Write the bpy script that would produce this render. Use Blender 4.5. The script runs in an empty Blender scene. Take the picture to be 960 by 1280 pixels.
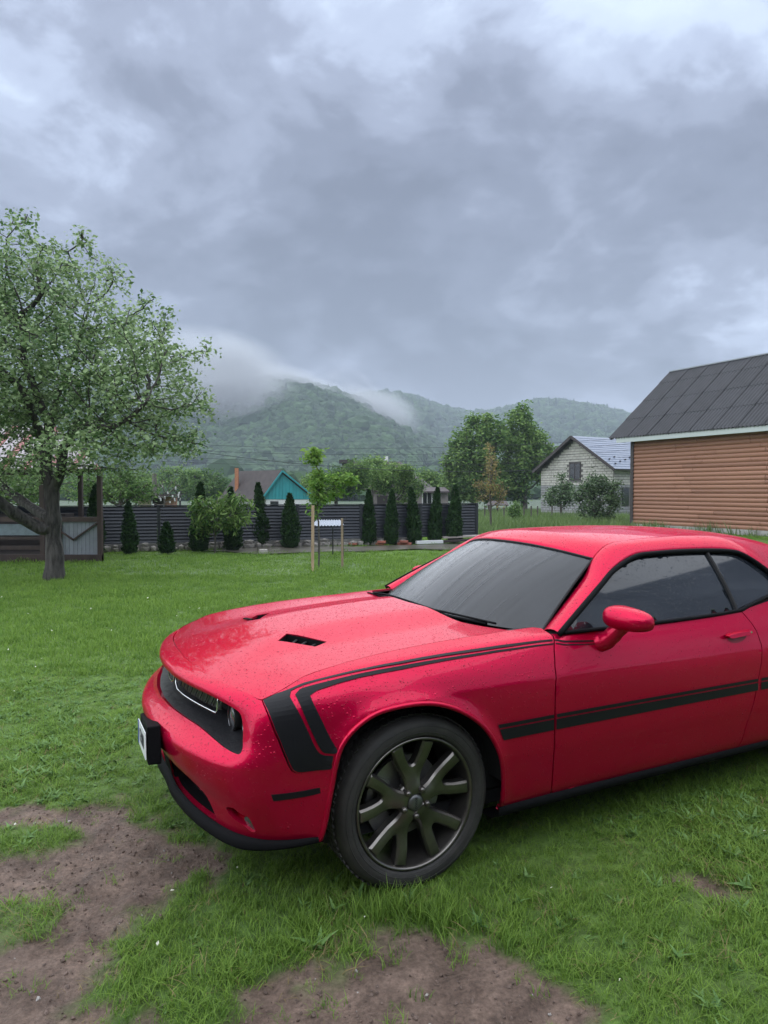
import bpy, bmesh, math, random
import numpy as np
from mathutils import Vector, Matrix
from mathutils.geometry import delaunay_2d_cdt
random.seed(7); rng = np.random.default_rng(7)
R = math.radians
scene = bpy.context.scene
COL = scene.collection

# ---------------------------------------------------------------- camera
CAM_H, FOC, HOR = 1.66, 870.0, 613.5          # eye height, focal length and horizon in photograph pixels (960 x 1280)
PITCH = math.atan((640 - HOR) / FOC)
cam_d = bpy.data.cameras.new('camera'); cam = bpy.data.objects.new('camera', cam_d); COL.objects.link(cam)
cam_d.sensor_fit = 'VERTICAL'; cam_d.sensor_height = 36; cam_d.sensor_width = 36; cam_d.lens = FOC / 1280 * 36
cam_d.clip_start = 0.05; cam_d.clip_end = 6000
cam.location = (0, 0, CAM_H); cam.rotation_euler = (R(90) - PITCH, 0, 0)
scene.camera = cam

# ---------------------------------------------------------------- sky and sun (heavy overcast, soft light from high up)
SUN_EL, SUN_ROT = R(68), R(300)
SKY_OFF = (1.0, 63.5, 2.1)
w = bpy.data.worlds.new('World'); scene.world = w; w.use_nodes = True
nt = w.node_tree; N = nt.nodes; L = nt.links; N.clear()
def nd(t, **k):
    n = N.new(t)
    for a, b in k.items(): setattr(n, a, b)
    return n
wo = nd('ShaderNodeOutputWorld'); bg = nd('ShaderNodeBackground'); L.new(bg.outputs[0], wo.inputs[0])
sky = nd('ShaderNodeTexSky', sky_type='NISHITA', sun_disc=False, sun_elevation=SUN_EL, sun_rotation=SUN_ROT, air_density=1.2, dust_density=2.0)
SKY_STRENGTH = 0.055
bg.inputs[1].default_value = SKY_STRENGTH
tc = nd('ShaderNodeTexCoord'); sx = nd('ShaderNodeSeparateXYZ'); L.new(tc.outputs['Generated'], sx.inputs[0])
def mth(op, a, b=None, c=None, clamp=False):
    n = nd('ShaderNodeMath', operation=op, use_clamp=clamp)
    for i, v in enumerate((a, b, c)):
        if v is None: continue
        if isinstance(v, (int, float)): n.inputs[i].default_value = v
        else: L.new(v, n.inputs[i])
    return n.outputs[0]
zc = mth('MAXIMUM', sx.outputs[2], 0.0)
den = mth('ADD', zc, 0.42)                      # direction projected on a cloud deck, so clouds flatten a little towards the horizon
px_ = mth('DIVIDE', sx.outputs[0], den); py_ = mth('DIVIDE', sx.outputs[1], den)
cv = nd('ShaderNodeCombineXYZ'); L.new(px_, cv.inputs[0]); L.new(py_, cv.inputs[1]); cv.inputs[2].default_value = 0.0
def noise(scale, det, rough, dist, off, lac=2.0):
    m = nd('ShaderNodeMapping'); m.inputs['Location'].default_value = off; L.new(cv.outputs[0], m.inputs[0])
    n = nd('ShaderNodeTexNoise'); n.inputs['Scale'].default_value = scale; n.inputs['Detail'].default_value = det
    n.inputs['Roughness'].default_value = rough; n.inputs['Distortion'].default_value = dist; n.inputs['Lacunarity'].default_value = lac
    L.new(m.outputs[0], n.inputs['Vector']); return n.outputs[0]
n1 = noise(SKY_OFF[0], 4, .50, .15, (SKY_OFF[1], SKY_OFF[2], 0)); n2 = noise(2.6, 8, .56, .35, (SKY_OFF[1] * 1.7, SKY_OFF[2] * 2.3, 2)); n3 = noise(8.0, 7, .60, .3, (1.2, 5.9, 3))
mixv = mth('ADD', mth('MULTIPLY', n1, .53), mth('ADD', mth('MULTIPLY', n2, .33), mth('MULTIPLY', n3, .14)))
cr = nd('ShaderNodeValToRGB'); L.new(mixv, cr.inputs[0])
cr.color_ramp.interpolation = 'EASE'
e = cr.color_ramp.elements
e[0].position = .41; e[0].color = (1.85, 2.12, 2.85, 1)
e[1].position = .60; e[1].color = (7.6, 8.8, 10.7, 1)
for p_, c_ in ((.455, (2.45, 2.8, 3.75, 1)), (.50, (3.6, 4.1, 5.4, 1)), (.535, (5.3, 6.1, 7.9, 1)), (.567, (6.9, 8.0, 9.9, 1))):
    k = e.new(p_); k.color = c_
hz_ = mth('POWER', mth('SUBTRACT', 1.0, zc), 9.0)          # clearer and brighter towards the horizon
gz = mth('MULTIPLY_ADD', hz_, .20, mth('MULTIPLY_ADD', zc, .14, .455))           # an overcast sky is brighter overhead
mg = nd('ShaderNodeMixRGB', blend_type='MULTIPLY'); mg.inputs[0].default_value = 1
cg = nd('ShaderNodeCombineXYZ'); [L.new(gz, cg.inputs[i]) for i in range(3)]
L.new(cr.outputs[0], mg.inputs[1]); L.new(cg.outputs[0], mg.inputs[2])
mx = nd('ShaderNodeMixRGB'); mx.inputs[0].default_value = .94
L.new(sky.outputs[0], mx.inputs[1]); L.new(mg.outputs[0], mx.inputs[2]); L.new(mx.outputs[0], bg.inputs[0])

sun_d = bpy.data.lights.new('sun', 'SUN'); sun = bpy.data.objects.new('sun', sun_d); COL.objects.link(sun)
sun_d.energy = 1.5; sun_d.angle = R(150); sun_d.color = (.93, .965, 1.0)
sdir = Vector((math.sin(SUN_ROT) * math.cos(SUN_EL), math.cos(SUN_ROT) * math.cos(SUN_EL), math.sin(SUN_EL)))
sun.rotation_euler = sdir.to_track_quat('Z', 'Y').to_euler(); sun.location = (0, -5, 30)

vs = scene.view_settings; vs.view_transform = 'Standard'; vs.look = 'None'; vs.exposure = 1.95; vs.gamma = 1; vs.use_curve_mapping = False
scene.cycles.volume_step_rate = 4; scene.cycles.max_bounces = 8; scene.cycles.volume_bounces = 0
scene.cycles.transparent_max_bounces = 16

# ---------------------------------------------------------------- helpers
def setp(o, label=None, cat=None, group=None, kind=None):
    if label: o['label'] = label
    if cat: o['category'] = cat
    if group: o['group'] = group
    if kind: o['kind'] = kind
    return o
def empty(name, loc=(0, 0, 0), rz=0.0, **k):
    o = bpy.data.objects.new(name, None); COL.objects.link(o); o.location = loc; o.rotation_euler = (0, 0, rz); o.empty_display_size = .2
    return setp(o, **k)
def mesh_from(name, V, F, smooth=False):
    me = bpy.data.meshes.new(name)
    V = np.asarray(V, np.float32).reshape(-1, 3)
    if isinstance(F, np.ndarray):
        n, k = F.shape; me.vertices.add(len(V)); me.vertices.foreach_set('co', V.ravel())
        me.loops.add(n * k); me.loops.foreach_set('vertex_index', F.astype(np.int32).ravel())
        me.polygons.add(n); me.polygons.foreach_set('loop_start', np.arange(0, n * k, k, dtype=np.int32))
    else:
        me.from_pydata(V.tolist(), [], [tuple(int(i) for i in f) for f in F])
    me.update(calc_edges=True); me.validate()
    if smooth: me.polygons.foreach_set('use_smooth', np.ones(len(me.polygons), bool))
    return me
def obj(name, me, mat=None, parent=None, **k):
    o = bpy.data.objects.new(name, me); COL.objects.link(o)
    if mat is not None and not me.materials: me.materials.append(mat)
    if parent is not None: o.parent = parent
    return setp(o, **k)
def copy_tree(o, parent=None):
    c = o.copy(); COL.objects.link(c)
    if parent is not None: c.parent = parent
    for ch in list(o.children): copy_tree(ch, c)
    return c
class MB:
    """collects simple solids into one mesh"""
    def __init__(s): s.V = []; s.F = []
    def add(s, V, F):
        b = len(s.V); s.V += [tuple(v) for v in V]; s.F += [tuple(b + i for i in f) for f in F]; return s
    def box(s, c, d, rz=0.0, M=None):
        x, y, z = [q / 2 for q in d]
        P = [Vector((a * x, b * y, e * z)) for e in (-1, 1) for b in (-1, 1) for a in (-1, 1)]
        m = M if M is not None else Matrix.Rotation(rz, 3, 'Z')
        P = [m @ p + Vector(c) for p in P]
        return s.add(P, [(0, 2, 3, 1), (4, 5, 7, 6), (0, 1, 5, 4), (2, 6, 7, 3), (0, 4, 6, 2), (1, 3, 7, 5)])
    def beam(s, a, b, w, h, up=(0, 0, 1)):
        a = Vector(a); b = Vector(b); d = (b - a); ln = d.length; d.normalize(); u = Vector(up)
        sd = d.cross(u); sd = sd.normalized() if sd.length > 1e-4 else Vector((1, 0, 0)); u = sd.cross(d)
        M = Matrix((d, sd, u)).transposed()
        return s.box((a + b) / 2, (ln, w, h), M=M)
    def tube(s, pts, r, n=8, cap=True, closed=False):
        pts = [Vector(p) for p in pts]; m = len(pts); rr = r if hasattr(r, '__len__') else [r] * m
        V = []; F = []; prev = None
        for i, p in enumerate(pts):
            if closed: d = pts[(i + 1) % m] - pts[i - 1]
            else: d = pts[min(i + 1, m - 1)] - pts[max(i - 1, 0)]
            d.normalize()
            if prev is None: a = d.orthogonal().normalized()
            else: a = (prev - d * prev.dot(d)); a = a.normalized() if a.length > 1e-6 else d.orthogonal().normalized()
            prev = a; b = d.cross(a)
            V += [p + (a * math.cos(2 * math.pi * k / n) + b * math.sin(2 * math.pi * k / n)) * rr[i] for k in range(n)]
        for i in range(m if closed else m - 1):
            j = (i + 1) % m
            F += [(i * n + k, i * n + (k + 1) % n, j * n + (k + 1) % n, j * n + k) for k in range(n)]
        if cap and not closed: F += [tuple(range(n - 1, -1, -1)), tuple((m - 1) * n + k for k in range(n))]
        return s.add(V, F)
    def lathe(s, prof, n=24, M=None, arc=None, close=True):
        """prof: list of (radius, height); axis z, then matrix M (4x4)"""
        M = M or Matrix(); V = []; F = []; m = len(prof)
        for k in range(n):
            a = 2 * math.pi * k / n
            V += [M @ Vector((r * math.cos(a), r * math.sin(a), h)) for r, h in prof]
        for k in range(n):
            j = (k + 1) % n
            for i in range(m - 1): F.append((k * m + i, j * m + i, j * m + i + 1, k * m + i + 1))
        return s.add(V, F)
    def prism(s, poly, z0, z1, M=None):
        M = M or Matrix(); n = len(poly)
        V = [M @ Vector((x, y, z0)) for x, y in poly] + [M @ Vector((x, y, z1)) for x, y in poly]
        return s.add(V, [tuple(range(n - 1, -1, -1)), tuple(range(n, 2 * n))] + [(i, (i + 1) % n, n + (i + 1) % n, n + i) for i in range(n)])
    def build(s, name, mat, parent=None, smooth=False, bevel=0, fix=True, **k):
        if not s.F: s.add([(0,0,0),(0,0,.001),(0,.001,0)],[(0,1,2)])
        me = mesh_from(name, s.V, s.F, smooth)
        if fix or bevel:
            bm = bmesh.new(); bm.from_mesh(me)
            if fix: bmesh.ops.recalc_face_normals(bm, faces=bm.faces)
            if bevel:
                ed = [x for x in bm.edges if len(x.link_faces) == 2 and x.calc_face_angle(0) > .6]
                bmesh.ops.bevel(bm, geom=ed, offset=bevel, segments=2, profile=.5, affect='EDGES', clamp_overlap=True)
            bm.to_mesh(me); bm.free()
            if smooth: me.polygons.foreach_set('use_smooth', np.ones(len(me.polygons), bool))
        if smooth and bevel:
            pass
        return obj(name, me, mat, parent, **k)
def grid_mesh(name, P, smooth=True, flip=False):
    """P: (n, m, 3) grid"""
    n, m = P.shape[:2]
    i = np.arange(n * m).reshape(n, m)
    F = np.stack([i[:-1, :-1], i[1:, :-1], i[1:, 1:], i[:-1, 1:]], -1).reshape(-1, 4)
    if flip: F = F[:, ::-1]
    return mesh_from(name, P.reshape(-1, 3), np.ascontiguousarray(F), smooth)
def at(u, v, Y):
    """world point at forward distance Y that shows at photograph pixel (u, v)"""
    c, s_ = math.cos(PITCH), math.sin(PITCH)
    dx = (u - 480) / FOC; uu = (640 - v) / FOC
    d = Vector((dx, c + uu * s_, -s_ + uu * c)); return Vector((0, 0, CAM_H)) + d * (Y / d.y)

# ---------------------------------------------------------------- materials
def mat(name, col, rough=.6, metal=0.0, spec=.5, vary=0.0, vscale=8.0, bump=0.0, bscale=40.0, coat=0.0, col2=None, detail=5.0, stretch=None, dist=0.0):
    m = bpy.data.materials.new(name); m.use_nodes = True; t = m.node_tree; b = t.nodes['Principled BSDF']
    b.inputs['Base Color'].default_value = (*col, 1); b.inputs['Roughness'].default_value = rough; b.inputs['Metallic'].default_value = metal
    b.inputs['Specular IOR Level'].default_value = spec; b.inputs['Coat Weight'].default_value = coat
    tcn = t.nodes.new('ShaderNodeTexCoord'); vec = tcn.outputs['Object']
    if stretch:
        mp = t.nodes.new('ShaderNodeMapping'); mp.inputs['Scale'].default_value = stretch; t.links.new(vec, mp.inputs[0]); vec = mp.outputs[0]
    if vary > 0 or col2:
        n = t.nodes.new('ShaderNodeTexNoise'); n.inputs['Scale'].default_value = vscale; n.inputs['Detail'].default_value = detail; n.inputs['Roughness'].default_value = .62
        n.inputs['Distortion'].default_value = dist
        t.links.new(vec, n.inputs['Vector'])
        oi = t.nodes.new('ShaderNodeObjectInfo'); ad = t.nodes.new('ShaderNodeMath'); ad.operation = 'MULTIPLY_ADD'
        t.links.new(oi.outputs['Random'], ad.inputs[0]); ad.inputs[1].default_value = .22 if vary else 0; t.links.new(n.outputs[0], ad.inputs[2])
        r = t.nodes.new('ShaderNodeValToRGB'); t.links.new(ad.outputs[0], r.inputs[0])
        c2 = col2 or tuple(x * (1 + vary) for x in col); c1 = col if col2 else tuple(x * (1 - vary) for x in col)
        r.color_ramp.elements[0].position = .38; r.color_ramp.elements[0].color = (*c1, 1)
        r.color_ramp.elements[1].position = .78; r.color_ramp.elements[1].color = (*c2, 1)
        t.links.new(r.outputs[0], b.inputs['Base Color'])
    if bump > 0:
        n = t.nodes.new('ShaderNodeTexNoise'); n.inputs['Scale'].default_value = bscale; n.inputs['Detail'].default_value = 5
        t.links.new(vec, n.inputs['Vector'])
        bp = t.nodes.new('ShaderNodeBump'); bp.inputs['Strength'].default_value = 1; bp.inputs['Distance'].default_value = bump
        t.links.new(n.outputs[0], bp.inputs['Height']); t.links.new(bp.outputs[0], b.inputs['Normal'])
    return m
def wet(m, scale=120.0, dens=.5, depth=.0012, streak=False):
    """rain drops: scattered little domes as bump on coat and base"""
    t = m.node_tree; b = t.nodes['Principled BSDF']; ln = t.links
    tcn = t.nodes.new('ShaderNodeTexCoord'); v = t.nodes.new('ShaderNodeTexVoronoi'); v.feature = 'F1'; v.inputs['Scale'].default_value = scale; v.inputs['Randomness'].default_value = 1
    ln.new(tcn.outputs['Object'], v.inputs['Vector'])
    sp = t.nodes.new('ShaderNodeSeparateColor'); ln.new(v.outputs['Color'], sp.inputs[0])
    rad = t.nodes.new('ShaderNodeMapRange'); ln.new(sp.outputs[0], rad.inputs[0]); rad.inputs[1].default_value = 1 - dens; rad.inputs[2].default_value = 1; rad.inputs[3].default_value = 0.0; rad.inputs[4].default_value = .42
    rt = t.nodes.new('ShaderNodeMath'); rt.operation = 'DIVIDE'; ln.new(v.outputs['Distance'], rt.inputs[0]); 
    mxr = t.nodes.new('ShaderNodeMath'); mxr.operation = 'MAXIMUM'; ln.new(rad.outputs[0], mxr.inputs[0]); mxr.inputs[1].default_value = .001; ln.new(mxr.outputs[0], rt.inputs[1])
    sq = t.nodes.new('ShaderNodeMath'); sq.operation = 'POWER'; ln.new(rt.outputs[0], sq.inputs[0]); sq.inputs[1].default_value = 2
    inv = t.nodes.new('ShaderNodeMath'); inv.operation = 'SUBTRACT'; inv.use_clamp = True; inv.inputs[0].default_value = 1; ln.new(sq.outputs[0], inv.inputs[1])
    hm = t.nodes.new('ShaderNodeMath'); hm.operation = 'MULTIPLY'; ln.new(inv.outputs[0], hm.inputs[0]); ln.new(rad.outputs[0], hm.inputs[1])
    bp = t.nodes.new('ShaderNodeBump'); bp.inputs['Strength'].default_value = 1; bp.inputs['Distance'].default_value = depth
    ln.new(hm.outputs[0], bp.inputs['Height']); ln.new(bp.outputs[0], b.inputs['Normal']); ln.new(bp.outputs[0], b.inputs['Coat Normal'])
    return m
def catmull(P, n=6, closed=False):
    P = np.asarray(P, float); m = len(P); out = []
    for i in range(m if closed else m - 1):
        p0, p1, p2, p3 = (P[(i - 1) % m], P[i], P[(i + 1) % m], P[(i + 2) % m]) if closed else (P[max(i - 1, 0)], P[i], P[i + 1], P[min(i + 2, m - 1)])
        for k in range(n):
            t = k / n
            out.append(.5 * ((2 * p1) + (p2 - p0) * t + (2 * p0 - 5 * p1 + 4 * p2 - p3) * t * t + (3 * p1 - p0 - 3 * p2 + p3) * t ** 3))
    if not closed: out.append(P[-1])
    return np.array(out)
def densify(P, step, closed=True):
    P = np.asarray(P, float); out = []
    for i in range(len(P) if closed else len(P) - 1):
        a, b = P[i], P[(i + 1) % len(P)]; n = max(1, int(math.ceil(np.linalg.norm(b - a) / step)))
        out += [a + (b - a) * k / n for k in range(n)]
    if not closed: out.append(P[-1])
    return np.array(out)
def inside(Q, P):
    x, y = Q[:, 0], Q[:, 1]; c = np.zeros(len(Q), bool); n = len(P)
    for i in range(n):
        a, b = P[i], P[(i + 1) % n]
        if a[1] == b[1]: continue
        c ^= ((a[1] > y) != (b[1] > y)) & (x < (b[0] - a[0]) * (y - a[1]) / (b[1] - a[1]) + a[0])
    return c
def dist_poly(Q, P):
    d = np.full(len(Q), 1e9); n = len(P)
    for i in range(n):
        a, b = P[i], P[(i + 1) % n]; e = b - a; l = (e @ e) or 1e-12
        t = np.clip(((Q - a) @ e) / l, 0, 1); d = np.minimum(d, np.hypot(*(Q - a - t[:, None] * e).T))
    return d

def _hash(ix, iy, seed):
    h = (ix.astype(np.int64) * 374761393 + iy.astype(np.int64) * 668265263 + seed * 2246822519) & 0x7fffffff
    h = ((h ^ (h >> 13)) * 1274126177) & 0x7fffffff
    return ((h ^ (h >> 16)) & 0xffff) / 65535.0
def vnoise(x, y, seed=0):
    ix = np.floor(x); iy = np.floor(y); fx = x - ix; fy = y - iy; ix = ix.astype(int); iy = iy.astype(int)
    fx = fx * fx * (3 - 2 * fx); fy = fy * fy * (3 - 2 * fy)
    a = _hash(ix, iy, seed); b = _hash(ix + 1, iy, seed); c = _hash(ix, iy + 1, seed); d = _hash(ix + 1, iy + 1, seed)
    return (a + (b - a) * fx) * (1 - fy) + (c + (d - c) * fx) * fy
def fbm(x, y, seed=0, oct=4):
    v = 0; a = .5
    for o in range(oct): v = v + a * vnoise(x * 2 ** o, y * 2 ** o, seed + o); a *= .5
    return v / (1 - .5 ** oct)
def sm(a, b, x): t = np.clip((x - a) / (b - a), 0, 1); return t * t * (3 - 2 * t)
def pchip(xs, ys):
    xs = np.asarray(xs, float); ys = np.asarray(ys, float)
    h = np.diff(xs); sh = (-1,) + (1,) * (ys.ndim - 1)
    d = np.diff(ys, axis=0) / h.reshape(sh)
    m = np.zeros_like(ys)
    w1 = (2 * h[1:] + h[:-1]).reshape(sh); w2 = (h[1:] + 2 * h[:-1]).reshape(sh)
    p = d[:-1] * d[1:] > 0
    with np.errstate(divide='ignore', invalid='ignore'):
        hm = (w1 + w2) / (w1 / d[:-1] + w2 / d[1:])
    m[1:-1] = np.where(p, hm, 0); m[0] = d[0]; m[-1] = d[-1]
    def f(x):
        x = np.clip(np.asarray(x, float), xs[0], xs[-1])
        i = np.clip(np.searchsorted(xs, x) - 1, 0, len(xs) - 2)
        e = (slice(None),) * x.ndim + (None,) * (ys.ndim - 1)
        t = ((x - xs[i]) / h[i])[e]; hh = h[i][e]
        return ((2*t**3-3*t**2+1)*ys[i] + (t**3-2*t**2+t)*hh*m[i] + (-2*t**3+3*t**2)*ys[i+1] + (t**3-t**2)*hh*m[i+1])
    return f

# ---------------------------------------------------------------- ground: lawn, bare soil, grass
MUD_A = np.array([(-2.6, 3.15), (-1.96, 3.52), (-1.63, 3.66), (-1.42, 3.80), (-1.15, 3.55), (-.98, 3.36), (-.62, 3.22), (-.55, 3.0), (-.75, 2.84), (-.92, 2.68), (-.96, 2.52), (-.90, 2.36), (-.80, 2.10), (-.7, 1.5), (-3.2, 1.4), (-3.2, 2.8)])
MUD_B = np.array([(-.42, 2.16), (-.22, 2.36), (.12, 2.50), (.42, 2.60), (.52, 2.42), (.62, 2.2), (.75, 1.9), (.9, 1.5), (-.9, 1.5)])
def sdist(x, y, P):
    Q = np.stack([x, y], 1); d = dist_poly(Q, P); return np.where(inside(Q, P), -d, d)
def mud(x, y):
    """0 grass .. 1 bare soil"""
    x = np.asarray(x, float).ravel(); y = np.asarray(y, float).ravel(); m = np.zeros(len(x))
    near = (np.abs(x) < 5) & (y > 1) & (y < 9)
    if near.any():
        a, b = x[near], y[near]
        n = (fbm(a * 3.2, b * 3.2, 3, 4) - .5) * .40 + (fbm(a * 11, b * 11, 9, 3) - .5) * .24
        d = np.minimum(sdist(a, b, MUD_A), sdist(a, b, MUD_B))
        d = np.minimum(d, np.hypot((a - 1.28) / 1.5, b - 2.90) - .07)
        d = np.minimum(d, np.hypot((a + 1.45) / 1.4, b - 4.5) - .05)
        m[near] = sm(.06, -.08, d + n)
        isl = fbm(a * 2.1 + 7, b * 2.6 + 3, 21, 3)               # clumps of grass left standing in the soil
        m[near] *= 1 - sm(.76, .80, isl) * .8
        m[near] *= 1 - .9 * sm(.18, .10, np.hypot((a + 1.72) / 1.9, b - 3.27))
    return m
def ground_z(x, y):
    x = np.asarray(x, float); y = np.asarray(y, float)
    z = np.interp(y, [0, 26, 55, 85, 170, 420, 2300], [0, 0, -.45, -.8, -.9, 1.0, 3.0])
    w_ = np.interp(y, [0, 8, 20, 40], [.012, .02, .05, .12]); z = z + w_ * (fbm(x * .7, y * .7, 5, 3) - .5)
    return z
def gz1(x, y): return float(ground_z(np.array([x]), np.array([y]))[0])
def gp(u, Y): p = at(u, 640, Y); return Vector((p.x, Y, gz1(p.x, Y)))      # ground point seen in photograph column u at distance Y
gx = np.r_[-2200, -900, -600, -400, -250, -150, -100, -70, -50, -38, -30, -24, -20, -17, np.arange(-15, -3.2, .6), np.arange(-3.2, 3.6, .03), np.arange(3.6, 16, .6), 17, 20, 24, 30, 38, 50, 70, 100, 150, 250, 400, 600, 900, 2200]
gy = np.r_[-40, -25, -15, -8, -4, -1, .5, np.arange(1.2, 6.5, .03), np.arange(6.5, 12, .2), np.arange(12, 30, .6), np.arange(30, 60, 2), np.arange(60, 120, 6), 130, 150, 180, 220, 260, 320, 400, 550, 750, 1000, 1400, 2200]
GX, GY = np.meshgrid(gx, gy, indexing='ij'); gxf, gyf = GX.ravel(), GY.ravel()
gm = mud(gxf, gyf)
clod = (fbm(gxf * 9, gyf * 9, 31, 4) - .5) * .05 + (fbm(gxf * 30, gyf * 30, 41, 2) - .5) * .022
gzv = ground_z(gxf, gyf) + gm * (clod - .012) + (1 - gm) * (fbm(gxf * 4, gyf * 4, 51, 3) - .5) * .03 * (gyf < 12)
me = grid_mesh('lawn', np.stack([gxf, gyf, gzv], 1).reshape(len(gx), len(gy), 3), True)
at_ = me.attributes.new('soil', 'FLOAT', 'POINT'); at_.data.foreach_set('value', gm.astype(np.float32))
at_ = me.attributes.new('rough_meadow', 'FLOAT', 'POINT'); at_.data.foreach_set('value', sm(55, 85, gyf).astype(np.float32))
def ground_material():
    m = bpy.data.materials.new('lawn_and_soil'); m.use_nodes = True; t = m.node_tree; b = t.nodes['Principled BSDF']; ln = t.links
    def n(k, **q):
        x = t.nodes.new(k)
        for a, v in q.items(): setattr(x, a, v)
        return x
    tcn = n('ShaderNodeTexCoord'); vec = tcn.outputs['Object']
    def nz(sc, det=6, ro=.6):
        x = n('ShaderNodeTexNoise'); x.inputs['Scale'].default_value = sc; x.inputs['Detail'].default_value = det; x.inputs['Roughness'].default_value = ro; ln.new(vec, x.inputs['Vector']); return x.outputs[0]
    def ramp(f, c0, c1, p0=.35, p1=.68):
        r = n('ShaderNodeValToRGB'); ln.new(f, r.inputs[0]); r.color_ramp.elements[0].position = p0; r.color_ramp.elements[1].position = p1
        r.color_ramp.elements[0].color = (*c0, 1); r.color_ramp.elements[1].color = (*c1, 1); return r.outputs[0]
    gr = ramp(nz(.35, 8), (.073, .148, .027), (.145, .232, .048)); g2 = ramp(nz(14, 5), (.55, .55, .55), (1.2, 1.2, 1.2))
    mg1 = n('ShaderNodeMixRGB', blend_type='MULTIPLY'); mg1.inputs[0].default_value = 1; ln.new(gr, mg1.inputs[1]); ln.new(g2, mg1.inputs[2])
    so = ramp(nz(6, 8, .7), (.115, .078, .060), (.290, .205, .160)); s2 = ramp(nz(55, 6, .7), (.55, .55, .55), (1.15, 1.15, 1.15))
    ms = n('ShaderNodeMixRGB', blend_type='MULTIPLY'); ms.inputs[0].default_value = 1; ln.new(so, ms.inputs[1]); ln.new(s2, ms.inputs[2])
    a = n('ShaderNodeAttribute', attribute_name='soil')
    mx2 = n('ShaderNodeMixRGB'); ln.new(a.outputs['Fac'], mx2.inputs[0]); ln.new(mg1.outputs[0], mx2.inputs[1]); ln.new(ms.outputs[0], mx2.inputs[2])
    a3 = n('ShaderNodeAttribute', attribute_name='rough_meadow'); mx3 = n('ShaderNodeMixRGB'); ln.new(a3.outputs['Fac'], mx3.inputs[0]); ln.new(mx2.outputs[0], mx3.inputs[1]); ln.new(ramp(nz(.05, 6), (.018, .045, .014), (.045, .080, .026)), mx3.inputs[2])
    ln.new(mx3.outputs[0], b.inputs['Base Color'])
    ro = n('ShaderNodeMapRange'); ln.new(nz(9, 4), ro.inputs[0]); ro.inputs[1].default_value = .35; ro.inputs[2].default_value = .65; ro.inputs[3].default_value = .45; ro.inputs[4].default_value = .85
    ln.new(ro.outputs[0], b.inputs['Roughness']); b.inputs['Specular IOR Level'].default_value = .3
    bp = n('ShaderNodeBump'); bp.inputs['Distance'].default_value = .02; bp.inputs['Strength'].default_value = .9; ln.new(nz(60, 8, .72), bp.inputs['Height']); ln.new(bp.outputs[0], b.inputs['Normal'])
    return m
lawn = obj('lawn', me, ground_material(), kind='structure')
# wet strip of path before the fence
pg = []
for x in np.linspace(-5.2, 9.5, 60):
    yc = 19.0 + .20 * (x + 4); hw = .95 + .5 * (float(fbm(np.array([x * .6]), np.array([2.2]), 77, 3)[0]) - .5) * 1.6
    hw *= float(sm(-5.2, -3.2, x))
    pg.append([(x, yc + f * hw + .15 * math.sin(x * 2.3 + f), gz1(x, yc) + .035) for f in np.linspace(-1, 1, 6)])
obj('path', grid_mesh('path', np.array(pg), True), mat('wet_path', (.07, .065, .050), rough=.28, col2=(.17, .155, .13), vscale=1.6, bump=.004, bscale=30), kind='structure')

def scatter(name, sources, P, rot, scl, idx, kind='stuff', parent=None):
    """one object whose points carry many small copies of the sources"""
    col = bpy.data.collections.new(name + '_kinds')
    for s_ in sources: col.objects.link(s_)
    me = bpy.data.meshes.new(name); me.vertices.add(len(P)); me.vertices.foreach_set('co', np.asarray(P, np.float32).ravel())
    for nm, ty, d in (('rot', 'FLOAT_VECTOR', rot), ('scl', 'FLOAT_VECTOR', scl), ('idx', 'INT', idx)):
        a = me.attributes.new(nm, ty, 'POINT'); a.data.foreach_set('vector' if ty == 'FLOAT_VECTOR' else 'value', np.ascontiguousarray(d, np.float32 if ty != 'INT' else np.int32).ravel())
    o = obj(name, me, None, parent, kind=kind)
    ng = bpy.data.node_groups.new(name, 'GeometryNodeTree'); ng.interface.new_socket('Geometry', in_out='INPUT', socket_type='NodeSocketGeometry'); ng.interface.new_socket('Geometry', in_out='OUTPUT', socket_type='NodeSocketGeometry')
    n_ = ng.nodes; l_ = ng.links; gi = n_.new('NodeGroupInput'); go = n_.new('NodeGroupOutput')
    ci = n_.new('GeometryNodeCollectionInfo'); ci.inputs['Collection'].default_value = col; ci.inputs['Separate Children'].default_value = True; ci.inputs['Reset Children'].default_value = True
    ip = n_.new('GeometryNodeInstanceOnPoints'); ip.inputs['Pick Instance'].default_value = True
    def na(nm, ty):
        a = n_.new('GeometryNodeInputNamedAttribute'); a.data_type = ty; a.inputs['Name'].default_value = nm; return a.outputs['Attribute']
    l_.new(gi.outputs[0], ip.inputs['Points']); l_.new(ci.outputs[0], ip.inputs['Instance']); l_.new(na('idx', 'INT'), ip.inputs['Instance Index'])
    er = n_.new('FunctionNodeEulerToRotation'); l_.new(na('rot', 'FLOAT_VECTOR'), er.inputs[0]); l_.new(er.outputs[0], ip.inputs['Rotation'])
    l_.new(na('scl', 'FLOAT_VECTOR'), ip.inputs['Scale']); l_.new(ip.outputs[0], go.inputs[0])
    md = o.modifiers.new('scatter', 'NODES'); md.node_group = ng
    return o
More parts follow.
